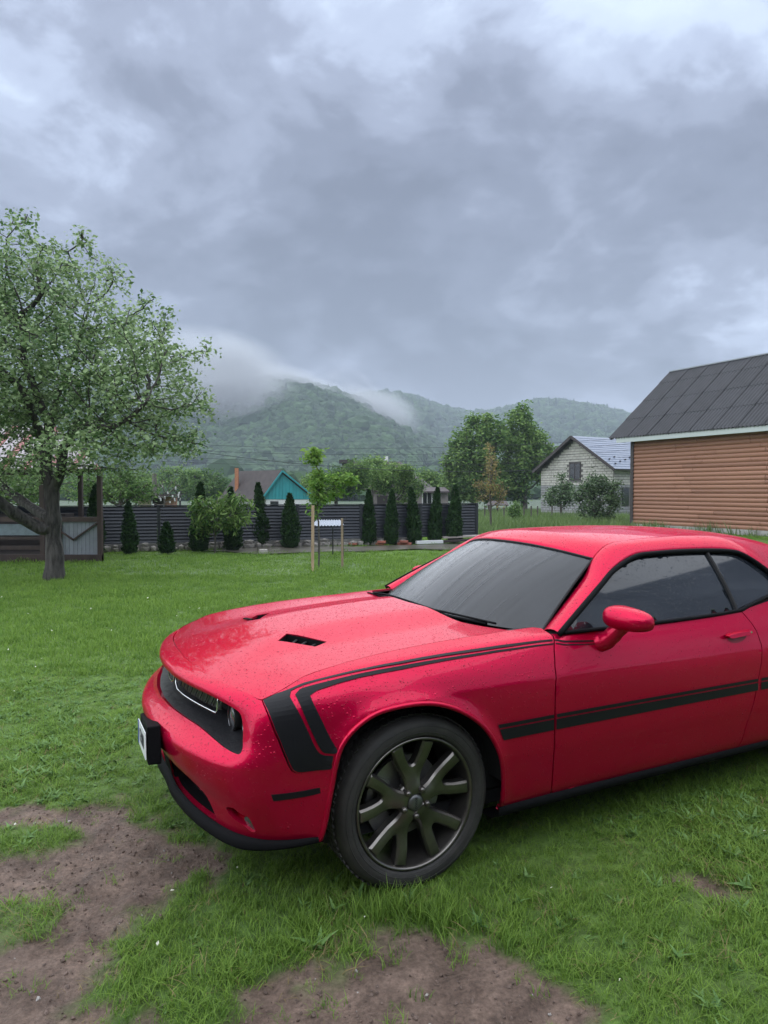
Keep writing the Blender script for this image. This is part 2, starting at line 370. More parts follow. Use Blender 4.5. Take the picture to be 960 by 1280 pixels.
def foliage_material(name, c_lo, c_hi, trans=.35, rough=.55, spec=.25, objrand=.5, nscale=0.0):
    m = bpy.data.materials.new(name); m.use_nodes = True; t = m.node_tree; b = t.nodes['Principled BSDF']; ln = t.links; out = t.nodes['Material Output']
    a = t.nodes.new('ShaderNodeAttribute'); a.attribute_name = 'rnd'; oi = t.nodes.new('ShaderNodeObjectInfo')
    mm = t.nodes.new('ShaderNodeMath'); mm.operation = 'MULTIPLY_ADD'; ln.new(oi.outputs['Random'], mm.inputs[0]); mm.inputs[1].default_value = objrand
    m2 = t.nodes.new('ShaderNodeMath'); m2.operation = 'MULTIPLY'; ln.new(a.outputs['Fac'], m2.inputs[0]); m2.inputs[1].default_value = 1 - objrand; ln.new(m2.outputs[0], mm.inputs[2])
    fac = mm.outputs[0]
    r = t.nodes.new('ShaderNodeValToRGB'); ln.new(fac, r.inputs[0]); r.color_ramp.elements[0].color = (*c_lo, 1); r.color_ramp.elements[1].color = (*c_hi, 1)
    ln.new(r.outputs[0], b.inputs['Base Color']); b.inputs['Roughness'].default_value = rough; b.inputs['Specular IOR Level'].default_value = spec
    if trans > 0:
        tr = t.nodes.new('ShaderNodeBsdfTranslucent'); ln.new(r.outputs[0], tr.inputs[0]); mx_ = t.nodes.new('ShaderNodeMixShader'); mx_.inputs[0].default_value = trans
        ln.new(b.outputs[0], mx_.inputs[1]); ln.new(tr.outputs[0], mx_.inputs[2]); ln.new(mx_.outputs[0], out.inputs[0])
    return m
def loose(name, me, m):
    if not me.materials: me.materials.append(m)
    return bpy.data.objects.new(name, me)
def tuft(n, rad, h0, h1, wd, bend, seed, segs=3):
    r = np.random.default_rng(seed); V = []; F = []; A = []
    for _ in range(n):
        a = r.uniform(0, 2 * np.pi); q = rad * np.sqrt(r.random()); x, y = q * np.cos(a), q * np.sin(a); h = r.uniform(h0, h1); d = r.uniform(0, 2 * np.pi); bd = bend * r.uniform(.3, 1.3); wv = wd * r.uniform(.7, 1.3)
        sx_, sy_ = -np.sin(d), np.cos(d); b = len(V); rv = r.random()
        for k in range(segs + 1):
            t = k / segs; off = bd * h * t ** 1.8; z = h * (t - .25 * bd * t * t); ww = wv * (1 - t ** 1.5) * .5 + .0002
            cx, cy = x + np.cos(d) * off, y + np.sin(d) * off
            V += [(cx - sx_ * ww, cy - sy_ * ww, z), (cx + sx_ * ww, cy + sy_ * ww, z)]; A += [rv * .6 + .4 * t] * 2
        F += [(b + 2 * k, b + 2 * k + 1, b + 2 * k + 3, b + 2 * k + 2) for k in range(segs)]
    me = mesh_from('tuft', V, F); a = me.attributes.new('rnd', 'FLOAT', 'POINT'); a.data.foreach_set('value', np.array(A, np.float32)); return me
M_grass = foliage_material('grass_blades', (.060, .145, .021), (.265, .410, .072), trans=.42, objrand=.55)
M_weed = foliage_material('weed_leaves', (.055, .13, .03), (.17, .29, .09), trans=.2, objrand=.5)
def frustum_pts(n, y0, y1, pad=.6, pw=1.0):
    y = y0 + (y1 - y0) * rng.random(n) ** pw; xl = y * .56 + pad; x = (rng.random(n) * 2 - 1) * xl; k = rng.random(n) < xl / (y1 * .56 + pad)
    return x[k], y[k]
def rots(n, tilt=.15): return np.stack([rng.normal(0, tilt, n), rng.normal(0, tilt, n), rng.random(n) * 2 * np.pi], 1)
# near lawn
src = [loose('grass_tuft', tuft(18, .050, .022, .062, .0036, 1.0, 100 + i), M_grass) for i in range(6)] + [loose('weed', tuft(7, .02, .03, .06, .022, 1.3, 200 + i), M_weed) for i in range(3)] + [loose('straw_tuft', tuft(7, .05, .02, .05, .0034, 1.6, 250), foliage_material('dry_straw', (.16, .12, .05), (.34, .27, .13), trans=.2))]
x, y = frustum_pts(74000, 1.7, 6.6, 2.4); m_ = mud(x, y); lush = fbm(x * 1.3, y * 1.3, 61, 3)
dens = (1 - m_) ** 1.3 * .97 + .05
k = rng.random(len(x)) < dens; x, y, m_, lush = x[k], y[k], m_[k], lush[k]; n_ = len(x)
s_ = rng.uniform(.55, 1.25, n_) * (.35 + 1.15 * lush) * (1 - .35 * m_); tall = .78 + .22 * sm(3.6, 2.2, y) * (x > -.9)
near_car = np.exp(-((x - .3) / 1.0) ** 2 - ((y - 2.75) / .35) ** 2); tall = tall + .25 * near_car + .9 * np.exp(-((x - .10) / .42) ** 2 - ((y - 2.68) / .16) ** 2)
ix = rng.integers(0, 6, n_); wd_ = rng.random(n_) < .02 + .06 * ((y > 3.6) & (x < -.6)) + .07 * (fbm(x * .9, y * .9, 71, 2) > .56); ix[wd_] = rng.integers(7, 10, wd_.sum()); ix[rng.random(n_) < .06 + .30 * ((m_ > .15) & (m_ < .9))] = 6
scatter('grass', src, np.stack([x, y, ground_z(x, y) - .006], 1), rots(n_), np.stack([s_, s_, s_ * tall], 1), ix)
# middle and far lawn
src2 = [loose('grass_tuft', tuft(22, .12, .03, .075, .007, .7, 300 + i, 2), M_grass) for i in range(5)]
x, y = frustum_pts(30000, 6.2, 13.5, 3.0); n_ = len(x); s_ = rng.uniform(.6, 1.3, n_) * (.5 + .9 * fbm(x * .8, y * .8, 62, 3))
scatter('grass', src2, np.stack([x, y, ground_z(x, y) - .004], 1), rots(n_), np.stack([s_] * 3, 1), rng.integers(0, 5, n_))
src3 = [loose('grass_tuft', tuft(34, .30, .04, .085, .014, .7, 400 + i, 2), M_grass) for i in range(5)]
x, y = frustum_pts(28000, 13, 30, 3.0); yc = 19.0 + .2 * (x + 4); k = ~((np.abs(y - yc) < .85) & (x > -4.6)); x, y = x[k], y[k]; n_ = len(x); s_ = rng.uniform(.5, 1.2, n_) * (.6 + .8 * fbm(x * .5, y * .5, 63, 3))
s_ *= np.where(np.abs(y - yc[k]) < 1.5, .7, 1)
scatter('grass', src3, np.stack([x, y, ground_z(x, y)], 1), rots(n_), np.stack([s_] * 3, 1), rng.integers(0, 5, n_))
M_meadow = foliage_material('meadow_grass', (.05, .10, .025), (.17, .24, .08), trans=.35, objrand=.6)
src4 = [loose('meadow_tuft', tuft(40, .6, .25, .60, .03, .5, 500 + i, 2), M_meadow) for i in range(4)]
x, y = frustum_pts(12000, 25, 75); k = (x > .13 * y) | (y > 34); x, y = x[k], y[k]; n_ = len(x); s_ = rng.uniform(.5, 1.2, n_)
scatter('meadow_grass', src4, np.stack([x, y, ground_z(x, y)], 1), rots(n_), np.stack([s_] * 3, 1), rng.integers(0, 4, n_))
# crumbs of earth, pebbles, fallen petals
def rock(seed, flat=.7):
    bm = bmesh.new(); bmesh.ops.create_icosphere(bm, subdivisions=1, radius=1); r = random.Random(seed)
    for v in bm.verts: v.co *= r.uniform(.65, 1.2); v.co.z *= flat
    me = bpy.data.meshes.new('crumb'); bm.to_mesh(me); bm.free(); return me
M_clod = mat('earth_crumb', (.11, .076, .060), rough=.75, vary=.5, vscale=3); M_peb = mat('pebble', (.30, .28, .26), rough=.5, vary=.3)
x, y = frustum_pts(26000, 1.9, 4.6); m_ = mud(x, y); k = rng.random(len(x)) < m_ * .9; x, y = x[k], y[k]; n_ = len(x)
s_ = np.minimum(.0032 * np.exp(rng.normal(0, .8, n_)), .010); ix = np.where(rng.random(n_) < .04, 4, rng.integers(0, 4, n_))
zc2 = ground_z(x, y) + ((fbm(x * 9, y * 9, 31, 4) - .5) * .05 + (fbm(x * 30, y * 30, 41, 2) - .5) * .022 - .012)
scatter('soil_crumbs', [loose('earth_crumb', rock(i), M_clod) for i in range(4)] + [loose('pebble', rock(9), M_peb)], np.stack([x, y, zc2], 1), rots(n_, 1), np.stack([s_] * 3, 1), ix)
def petal():
    V = [(-.008, 0, 0), (0, -.006, .002), (.009, 0, 0), (0, .006, .002)]; return mesh_from('petal', V, [(0, 1, 2, 3)])
x, y = frustum_pts(380, 2.0, 11); k = mud(x, y) < .95; x, y = x[k], y[k]; n_ = len(x); s_ = rng.uniform(.5, 1.4, n_) * np.interp(y, [2, 10], [.8, 1.8])
scatter('fallen_petals', [loose('petal', petal(), mat('petal_white', (.72, .72, .60), rough=.6))], np.stack([x, y, ground_z(x, y) + rng.uniform(.01, .05, n_)], 1), rots(n_, .6), np.stack([s_] * 3, 1), np.zeros(n_))
# ---------------------------------------------------------------- hills with forest, mist
def hill(name, prof, Yr, Y0, back, seed, col, bumpy=6.0):
    """ridge line given as (photograph column, row) at distance Yr, falling to the valley at Y0"""
    us = np.array([p[0] for p in prof], float); vv = np.array([p[1] for p in prof], float)
    un = np.linspace(us[0], us[-1], 150); X = []; H = []
    f = pchip(us, vv)
    for u in un:
        p = at(u, float(f(u)), Yr); X.append(p.x); H.append(p.z)
    X = np.array(X); H = np.array(H); ts = np.linspace(0, 1.55, 62); G = []
    for x, h in zip(X, H):
        row = []
        for t in ts:
            y = Y0 + (Yr - Y0) * t if t <= 1 else Yr + back * (t - 1)
            s = sm(0, 1, t) if t <= 1 else 1 - .8 * sm(0, .6, t - 1)
            s = .55 * s + .45 * (min(t, 1) if t <= 1 else 1 - .8 * sm(0, .6, t - 1))
            env = math.sin(min(t, 1) * math.pi / 2) * (1 if t < 1 else 1)
            rid = (float(fbm(np.array([x / 170.0]), np.array([y / 240.0]), seed, 3)[0]) - .5) * h * .42 * math.sin(min(t, 1) * math.pi)
            row.append((x * (y / Yr) if t <= 1 else x, y, -1.5 + (h + 1.5) * s + rid))
        G.append(row)
    G = np.array(G); return obj(name, grid_mesh(name, G, True, True), col, kind='structure'), G
M_forest = mat('forest_floor', (.022, .050, .024), rough=.9, vary=.4, vscale=.03)
M_mead = mat('hill_meadow', (.10, .17, .06), rough=.9, vary=.3, vscale=.02)
hA, GA = hill('hill', [(-420, 478), (-150, 470), (60, 474), (200, 486), (270, 492), (300, 486), (345, 479), (385, 484), (440, 502), (480, 521), (520, 545), (560, 566), (620, 592), (700, 608), (800, 612)], 900, 400, 400, 11, M_forest)
hB, GB = hill('hill', [(-700, 440), (-100, 470), (330, 505), (400, 508), (448, 499), (470, 496), (510, 499), (560, 514), (600, 521), (640, 514), (680, 507), (720, 509), (755, 514), (785, 523), (830, 535), (900, 520), (1100, 480), (1700, 440)], 1500, 750, 600, 23, M_forest)
def crown_blob(seed, conifer=False):
    r = np.random.default_rng(seed); bm = bmesh.new()
    if conifer:
        for z0, z1, rr in ((.10, .55, .30), (.35, .80, .22), (.60, 1.1, .14)):
            n = 7; ring = [bm.verts.new((rr * r.uniform(.8, 1.2) * math.cos(2 * math.pi * k / n), rr * r.uniform(.8, 1.2) * math.sin(2 * math.pi * k / n), z0)) for k in range(n)]; tp = bm.verts.new((0, 0, z1))
            for k in range(n): bm.faces.new((ring[k], ring[(k + 1) % n], tp))
    else:
        bmesh.ops.create_icosphere(bm, subdivisions=2, radius=.5)
        for v in bm.verts:
            v.co *= 1 + .55 * (r.random() - .5) + .12 * math.sin(v.co.x * 9 + seed) * math.cos(v.co.y * 8); v.co.z = v.co.z * 1.05 + .5
    me = bpy.data.meshes.new('forest_tree'); bm.to_mesh(me); bm.free()
    a = me.attributes.new('rnd', 'FLOAT', 'POINT'); a.data.foreach_set('value', (.15 + .7 * r.random(len(me.vertices))).astype(np.float32)); return me
M_wood = foliage_material('forest_leaves', (.006, .022, .010), (.052, .105, .034), trans=0, rough=.8, objrand=.75)
M_con = foliage_material('forest_needles', (.012, .032, .022), (.025, .055, .030), trans=0, rough=.8, objrand=.7)
src = [loose('forest_crown', crown_blob(i), M_wood) for i in range(4)] + [loose('forest_spruce', crown_blob(20 + i, True), M_con) for i in range(2)]
def forest(name, G, n, size, cfrac, tmin=.10, tmax=1.12, seed=0):
    a, b = G.shape[:2]; r = np.random.default_rng(seed); i = r.random(n) * (a - 1.001); j = (tmin + (tmax - tmin) * r.random(n)) / 1.55 * (b - 1.001)
    i0 = i.astype(int); j0 = j.astype(int); fi = (i - i0)[:, None]; fj = (j - j0)[:, None]
    P = G[i0, j0] * (1 - fi) * (1 - fj) + G[i0 + 1, j0] * fi * (1 - fj) + G[i0, j0 + 1] * (1 - fi) * fj + G[i0 + 1, j0 + 1] * fi * fj
    k = np.abs(P[:, 0]) < P[:, 1] * .66 + 25; P = P[k]
    gl = fbm(P[:, 0] / 140 + 5, P[:, 1] / 180, 90 + seed, 3); k = ~((gl > .62) & (P[:, 2] < P[:, 2].max() * .30)); P = P[k]; n = len(P)
    con = r.random(n) < cfrac * (.3 + 1.6 * fbm(P[:, 0] / 60, P[:, 1] / 60, 17, 2)) * np.where(P[:, 2] > P[:, 2].max() * .6, 1.7, .8)
    ix = np.where(con, r.integers(4, 6, n), r.integers(0, 4, n)); s = size * np.exp(r.normal(0, .25, n)); P[:, 2] -= .12 * s
    scatter(name, src, P, np.stack([0 * s, 0 * s, r.random(n) * 6.28], 1), np.stack([s, s, np.where(con, s * 1.05, s * .95)], 1), ix)
forest('forest', GA, 110000, 6.6, .10, .02, 1.1, 1)
forest('forest', GB, 120000, 10, .14, .05, 1.1, 2)

vn_ = 9000; vy = 170 + 280 * rng.random(vn_) ** .8; vx = (rng.random(vn_) * 2 - 1) * (vy * .62 + 20); vk = fbm(vx / 40, vy / 55, 33, 3) > .38; vx, vy = vx[vk], vy[vk]; vs_ = 4.6 * np.exp(rng.normal(0, .3, len(vx)))
scatter('valley_trees', src, np.stack([vx, vy, ground_z(vx, vy) - .1 * vs_], 1), np.stack([0 * vs_, 0 * vs_, rng.random(len(vx)) * 6.28], 1), np.stack([vs_, vs_, vs_], 1), np.where(rng.random(len(vx)) < .06, 4, rng.integers(0, 4, len(vx))))

# ---------------------------------------------------------------- tree growing
from mathutils.kdtree import KDTree
LIMB = []
def grow(base, trunk_pts, ellips, n_attr, step, infl, kill, seed, iters=90, shell=.55, taper=1.0, tropism=(0, 0, .08), extra=()):
    """space colonisation: branches reach for points spread through the crown; returns nodes and parents"""
    r = np.random.default_rng(seed); A = []
    tot = sum(e[1][0] * e[1][1] * e[1][2] for e in ellips)
    for c, rad in ellips:
        n = int(n_attr * rad[0] * rad[1] * rad[2] / tot) + 1; d = r.normal(size=(n, 3)); d /= np.linalg.norm(d, axis=1)[:, None]
        A.append(np.array(c) + d * (r.uniform(shell ** 3, 1, n) ** (1 / 3))[:, None] * np.array(rad))
    A = np.vstack(A); nodes = []; par = []; LIMB.clear()
    for ch in [trunk_pts] + list(extra):
        ch = np.array(ch, float); start = -1 if not nodes else int(np.argmin(np.linalg.norm(np.array(nodes) - ch[0], axis=1)))
        first_ = len(nodes)
        for i in range(len(ch) - 1):
            k = max(1, int(np.linalg.norm(ch[i + 1] - ch[i]) / step))
            for q in range(k):
                if start >= 0 and i == 0 and q == 0: continue
                nodes.append(ch[i] + (ch[i + 1] - ch[i]) * q / k); par.append(start); start = len(nodes) - 1
        nodes.append(ch[-1]); par.append(start); LIMB.append((first_, len(nodes)))
    alive = np.ones(len(A), bool); trop = np.array(tropism)
    for _ in range(iters):
        if not alive.any(): break
        kd = KDTree(len(nodes))
        for i, p in enumerate(nodes): kd.insert(p, i)
        kd.balance(); acc = {}; hit = False
        for k in np.nonzero(alive)[0]:
            co, i, d = kd.find(A[k])
            if d < kill: alive[k] = False; continue
            if d < infl:
                v = (A[k] - nodes[i]) / d; acc[i] = acc.get(i, 0) + v; hit = True
        if not hit: break
        for i, v in acc.items():
            v = v / (np.linalg.norm(v) + 1e-9) + trop + r.normal(0, .12, 3); v /= np.linalg.norm(v); nodes.append(nodes[i] + v * step); par.append(i)
        if len(nodes) > 7000: break
    return np.array(nodes), np.array(par)
def limbs(nodes, par, r_tip, r_base, n_side=6, expo=2.3, rough=0.0, rmin_n=4, limb_r=()):
    n = len(nodes); ch = [[] for _ in range(n)]
    for i, p in enumerate(par):
        if p >= 0: ch[p].append(i)
    w_ = np.zeros(n)
    for i in range(n - 1, -1, -1): w_[i] = 1 if not ch[i] else sum(w_[c] for c in ch[i])
    rad = r_tip + (r_base - r_tip) * (w_ / w_[0]) ** (1 / expo)
    if r_base > .1: rad = rad * (.86 + .42 * np.exp(-np.maximum(nodes[:, 2], 0) / (1.6 * r_base)))
    for (a_, b_), (r0_, r1_) in zip(LIMB, limb_r): rad[a_:b_] = np.maximum(rad[a_:b_], np.linspace(r0_, r1_, b_ - a_))
    mb = MB(); done = set(); rr = random.Random(3)
    stack = [0]
    while stack:
        i = stack.pop(); chain = [i] if par[i] < 0 else [par[i], i]; cur = i
        while ch[cur]:
            k = max(ch[cur], key=lambda c: w_[c]); stack += [c for c in ch[cur] if c != k]; chain.append(k); cur = k
        if len(chain) < 2: continue
        ra = [rad[c] for c in chain]
        if par[i] >= 0: ra[0] = min(rad[par[i]], rad[i] * 1.15)
        if rough: ra = [q * rr.uniform(1 - rough, 1 + rough) for q in ra]
        mb.tube([Vector(nodes[c]) for c in chain], ra, n_side if ra[0] > r_base * .2 else rmin_n, cap=False)
    return mb, rad, w_, ch
def leaf_cloud(P, N, size, seed, spread, droop=.2, aspect=.55, up=.35, shade=None, flat=0.0, cup=.25):
    """N leaves round each point of P: bent diamonds, two triangles each"""
    r = np.random.default_rng(seed); P = np.repeat(P, N, 0); n = len(P); C = P + r.normal(0, spread, (n, 3)) * [1, 1, .85]
    d = r.normal(size=(n, 3)); d[:, 2] = d[:, 2] * .5 - droop; d /= np.linalg.norm(d, axis=1)[:, None]
    nn = r.normal(size=(n, 3)) * (1 - flat); nn[:, 2] += up * 2; s = np.cross(d, nn); s /= np.linalg.norm(s, axis=1)[:, None] + 1e-9; up_ = np.cross(s, d)
    L_ = size * np.exp(r.normal(0, .22, n)); W_ = L_ * aspect * .5; L_ = L_[:, None]; W_ = W_[:, None]
    a = C; b = C + d * L_ * .5 + s * W_ + up_ * W_ * cup; c = C + d * L_ - up_ * L_ * .08; e_ = C + d * L_ * .5 - s * W_ + up_ * W_ * cup
    V = np.stack([a, b, c, e_], 1).reshape(-1, 3); i = np.arange(n)[:, None] * 4; F = np.concatenate([i + [0, 1, 2], i + [0, 2, 3]], 1).reshape(-1, 3)
    me = mesh_from('crown', V, F); at2 = me.attributes.new('rnd', 'FLOAT', 'POINT')
    rv = r.random(n); rv = np.clip(rv + (0 if shade is None else np.repeat(shade, N)), 0, 1); at2.data.foreach_set('value', np.repeat(rv, 4).astype(np.float32)); return me
M_bark = mat('bark_dark', (.022, .019, .017), rough=.85, col2=(.12, .108, .098), vscale=16, bump=.05, bscale=18, stretch=(1, 1, .22))
M_bark2 = mat('bark_grey', (.06, .05, .042), rough=.85, col2=(.12, .11, .10), vscale=14, bump=.006, bscale=30)
def tree(name, label, pos, trunk, ell, n_attr, step, infl, kill, seed, leaf, lm, r_tip, r_base, cat='tree', group=None, bark=None, extra=(), tip_w=2.5, dens=1.0, expo=2.3, clump=0, limb_r=(), **kw):
    root = empty(name, pos, label=label, cat=cat, group=group)
    nodes, par = grow((0, 0, 0), trunk, ell, n_attr, step, infl, kill, seed, extra=extra, **kw)
    mb, rad, w_, ch = limbs(nodes, par, r_tip, r_base, rough=.10 if r_base > .1 else .04, expo=expo, limb_r=limb_r)
    mb.build('trunk', bark or M_bark2, root, smooth=True, fix=False)
    thin = np.array([i for i in range(len(nodes)) if w_[i] <= tip_w * (1 if len(nodes) < 900 else 2)])
    r = np.random.default_rng(seed + 5); thin = thin[r.random(len(thin)) < dens]; pc_ = nodes[thin]
    if clump: thin = thin[fbm(pc_[:, 0] * clump + seed, pc_[:, 2] * clump + pc_[:, 1] * clump * .8, seed + 3, 2) > (.36 - .36 * (w_[thin] <= 1.01))]
    if clump:                                   # even out places where many twigs bunch
        cell = {}; keep_ = []
        for i_ in thin:
            key = tuple((nodes[i_] / .24).astype(int)); cell[key] = cell.get(key, 0) + 1
            if cell[key] <= 3: keep_.append(i_)
        thin = np.array(keep_)
    P = nodes[thin]; sh = (fbm(P[:, 0] * 1.1 + seed, P[:, 2] * 1.3 + P[:, 1], seed, 2) - .5) * .9
    me = leaf_cloud(P, leaf[0], leaf[1], seed, leaf[2], shade=sh, **(leaf[3] if len(leaf) > 3 else {}))
    obj('crown', me, lm, root); root['n_leaves'] = len(P) * leaf[0]
    return root, nodes, w_

# the apple tree on the left
M_apple = foliage_material('apple_leaves', (.065, .140, .038), (.420, .545, .270), trans=.32, rough=.45, objrand=.0, spec=.4)
pa = gp(66, 12.9)
def rel(u, v, Y): q = at(u, v, Y) - pa; return (q.x, q.y, q.z)
trunk = [(0, 0, -.05), (.03, 0, .4), (-.01, .02, .8), rel(67, 650, 12.9), rel(65, 618, 12.9), rel(58, 590, 12.95), rel(57, 560, 12.95), rel(62, 530, 12.9)]
ext = [[rel(60, 665, 12.9), rel(40, 655, 12.75), rel(18, 642, 12.5), rel(-8, 622, 12.2), rel(-40, 590, 11.9), rel(-70, 540, 11.7)],
       [rel(66, 650, 12.9), rel(45, 638, 13.2), rel(22, 622, 13.6), rel(0, 605, 14.0), rel(-30, 565, 14.3)],
       [rel(65, 618, 12.9), rel(76, 590, 12.8), rel(79, 562, 12.75), rel(90, 542, 12.6), rel(110, 532, 12.4), rel(135, 535, 12.1), rel(160, 525, 11.9), rel(185, 500, 11.8)],
       [rel(79, 562, 12.75), rel(95, 528, 13.2), rel(125, 525, 13.8), rel(160, 505, 14.2), rel(200, 478, 14.4)],
       [rel(62, 530, 12.9), rel(48, 500, 12.9), rel(30, 450, 12.8), rel(28, 390, 12.7)],
       [rel(62, 530, 12.9), rel(72, 495, 13.2), rel(95, 440, 13.6), rel(110, 390, 13.7)],
       [rel(57, 560, 12.95), rel(30, 490, 12.5), rel(-10, 450, 12.2), rel(-50, 430, 12)]]
def el(u, v, Y, ru, rv, ry): return (rel(u, v, Y), (ru / FOC * Y, ry, rv / FOC * Y))
ells = [el(40, 440, 12.9, 105, 110, 1.9), el(140, 470, 12.9, 90, 100, 1.8), el(205, 510, 12.7, 58, 62, 1.3), el(25, 360, 12.9, 70, 75, 1.5), el(30, 300, 12.8, 24, 48, .5), el(100, 350, 12.9, 45, 50, 1.1), el(185, 420, 12.9, 40, 48, .9), el(-50, 470, 12.9, 110, 130, 2.2), el(120, 565, 12.6, 90, 28, 1.6), el(215, 565, 12.6, 45, 24, 1.0), el(10, 575, 12.6, 70, 32, 1.5), el(-5, 295, 12.8, 12, 40, .4), el(26, 262, 12.8, 7, 26, .2), el(98, 312, 12.9, 12, 26, .3), el(150, 345, 12.9, 10, 24, .3), el(196, 385, 12.9, 9, 26, .3), el(245, 440, 12.8, 14, 22, .3)]
apple, an, aw = tree('apple_tree', 'large old apple tree with forked dark trunk and pale green leaves on the left', pa, trunk, ells, 2100, .15, 1.4, .17, 4,
                     (21, .082, .105, dict(droop=.2, aspect=.56)), M_apple, .0055, .175, bark=M_bark, extra=ext, tip_w=2.6, expo=1.75, clump=1.5, limb_r=((0, 0), (.125, .06), (.11, .05), (.10, .03), (.075, .03), (.08, .02), (.06, .02), (.08, .04)), shell=.25, tropism=(0, 0, .16))
print('apple nodes', len(an), apple['n_leaves'])
M_blos = foliage_material('apple_blossom', (.55, .52, .50), (.78, .74, .74), trans=.2, objrand=0)
r_ = np.random.default_rng(8); kx = np.nonzero((aw <= 2))[0]; kx = kx[r_.random(len(kx)) < .14]
bl = obj('blossom', leaf_cloud(an[kx], 5, .032, 77, .06, aspect=.9), M_blos, apple, kind='stuff')

# thujas along the fence
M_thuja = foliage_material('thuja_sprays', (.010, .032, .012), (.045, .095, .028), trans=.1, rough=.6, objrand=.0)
def thuja(u, vb, vt, wpx, label, seed, Y=None):
    Y = Y or FOC * CAM_H / (vb - HOR); p = gp(u, Y); h = at(u, vt, Y).z - p.z; R_ = wpx / 2 / FOC * Y
    root = empty('thuja', p, label=label, cat='conifer', group='young thujas planted along the fence')
    r = np.random.default_rng(seed); MB().tube([(0, 0, -.03), (0, 0, h * .5), (0, 0, h * .9)], [.03, .02, .006], 6).build('trunk', M_bark2, root)
    n = int(2600 * h / 1.2 * max(.6, R_ / .22)); t = r.random(n) ** 1.15; a = r.uniform(0, 6.283, n)
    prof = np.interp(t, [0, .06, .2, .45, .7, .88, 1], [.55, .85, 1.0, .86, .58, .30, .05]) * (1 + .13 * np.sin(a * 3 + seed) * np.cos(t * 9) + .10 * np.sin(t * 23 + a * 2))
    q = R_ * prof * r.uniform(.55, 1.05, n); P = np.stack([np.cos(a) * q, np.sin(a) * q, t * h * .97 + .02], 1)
    ln_ = r.normal(0, .035, 2); P[:, :2] += ln_ * (P[:, 2:3] / h) ** 1.5 * h; bl_ = 1 + .22 * (fbm(a * 1.3 + seed, t * 5, seed, 2) - .5); P[:, :2] *= bl_[:, None]
    d = np.stack([np.cos(a) * .45, np.sin(a) * .45, np.ones(n)], 1) + r.normal(0, .28, (n, 3)); d /= np.linalg.norm(d, axis=1)[:, None]
    tn = np.stack([-np.sin(a), np.cos(a), 0 * a], 1) + r.normal(0, .5, (n, 3)); s = np.cross(d, np.cross(tn, d)); s /= np.linalg.norm(s, axis=1)[:, None]
    Ls = .085 * r.uniform(.6, 1.3, n)[:, None]; W = Ls * .30; V = np.stack([P, P + d * Ls * .55 + s * W, P + d * Ls, P + d * Ls * .55 - s * W], 1).reshape(-1, 3)
    i = np.arange(n)[:, None] * 4; me = mesh_from('crown', V, np.concatenate([i + [0, 1, 2], i + [0, 2, 3]], 1).reshape(-1, 3))
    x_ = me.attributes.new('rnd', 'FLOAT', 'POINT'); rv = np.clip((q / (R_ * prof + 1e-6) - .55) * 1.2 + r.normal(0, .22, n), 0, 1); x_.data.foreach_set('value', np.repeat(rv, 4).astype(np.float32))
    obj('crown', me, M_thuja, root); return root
for u, vb, vt, wp, lb in [(162, 694, 629, 19, 'slim thuja left of the shortest one, by the fence post beside the pavilion'), (208, 693, 655, 19, 'shortest thuja, standing low before the dark fence'),
    (249, 690, 604, 23, 'tall dark thuja half hidden behind the leafy peach sapling'), (291, 689, 610, 22, 'dark thuja just right of the peach sapling, under the teal house'), (327, 685, 604, 21, 'tall thuja below the white wall of the teal house'),
    (363, 686, 618, 23, 'broad thuja left of the staked sapling'), (461, 682, 613, 18, 'leftmost thuja of the row of five at the right end of the fence'), (489, 682, 613, 17, 'second from left in the row of five thujas by the planks'),
    (518, 681, 610, 17, 'middle thuja of the row of five by the planks'), (543, 680, 610, 17, 'fourth thuja from left, just left of the last one at the fence end'), (568, 680, 607, 19, 'last thuja at the right end of the dark fence')]:
    thuja(u, vb, vt, wp, lb, u)
thuja(118, 700, 608, 22, 'thuja behind the posts of the wooden pavilion', 5, 17.9)

# ---------------------------------------------------------------- dark slatted fence on a stone plinth
FR = Vector((2.97, 22.3, 0)); FDv = Vector((-9.92, -3.4, 0)).normalized(); FN = Vector((-FDv.y, FDv.x, 0)); PW = 1.94
if FN.y > 0: FN = -FN
M_slat = mat('fence_metal', (.018, .022, .030), rough=.42, spec=.35, vary=.25, vscale=3); M_post = mat('fence_post', (.020, .022, .028), rough=.45, vary=.2)
fence = empty('slat_fence', FR, label='long dark metal louvre fence on a stone plinth behind the lawn', cat='fence')
NP = 8; ZB, ZT = .24, 1.25
sl = MB(); hw = PW / 2 - .04
sl.add([(-hw, -.028, -.047), (hw, -.028, -.047), (hw, .022, .040), (-hw, .022, .040), (-hw, .030, .036), (hw, .030, .036), (hw, -.020, -.053), (-hw, -.020, -.053), ], [(0, 1, 2, 3), (3, 2, 5, 4), (4, 5, 6, 7), (7, 6, 1, 0)])
sl_me = mesh_from('slat', sl.V, sl.F); fa = math.atan2(FDv.y, FDv.x)
for k in range(NP):
    c = FDv * (PW * (k + .5)); 
    for j in range(11):
        o = obj('slat', sl_me, M_slat, fence); o.location = (c.x, c.y, ZB + .05 + j * (ZT - ZB - .06) / 10.5); o.rotation_euler = (rng.normal(0, .02), 0, fa + math.pi)
pm = MB().box((0, 0, (ZT + .02) / 2), (.075, .075, ZT + .02)).build('post', M_post, fence); pm.location = (0, 0, 0); pm.rotation_euler = (0, 0, fa)
for k in range(1, NP + 1):
    o = pm.copy(); COL.objects.link(o); o.location = FDv * (PW * k)
for k in range(NP):
    for z in (ZB - .01, ZT + .005):
        MB().beam(FDv * (PW * k + .04) + Vector((0, 0, z)), FDv * (PW * (k + 1) - .04) + Vector((0, 0, z)), .06, .025).build('rail', M_post, fence)
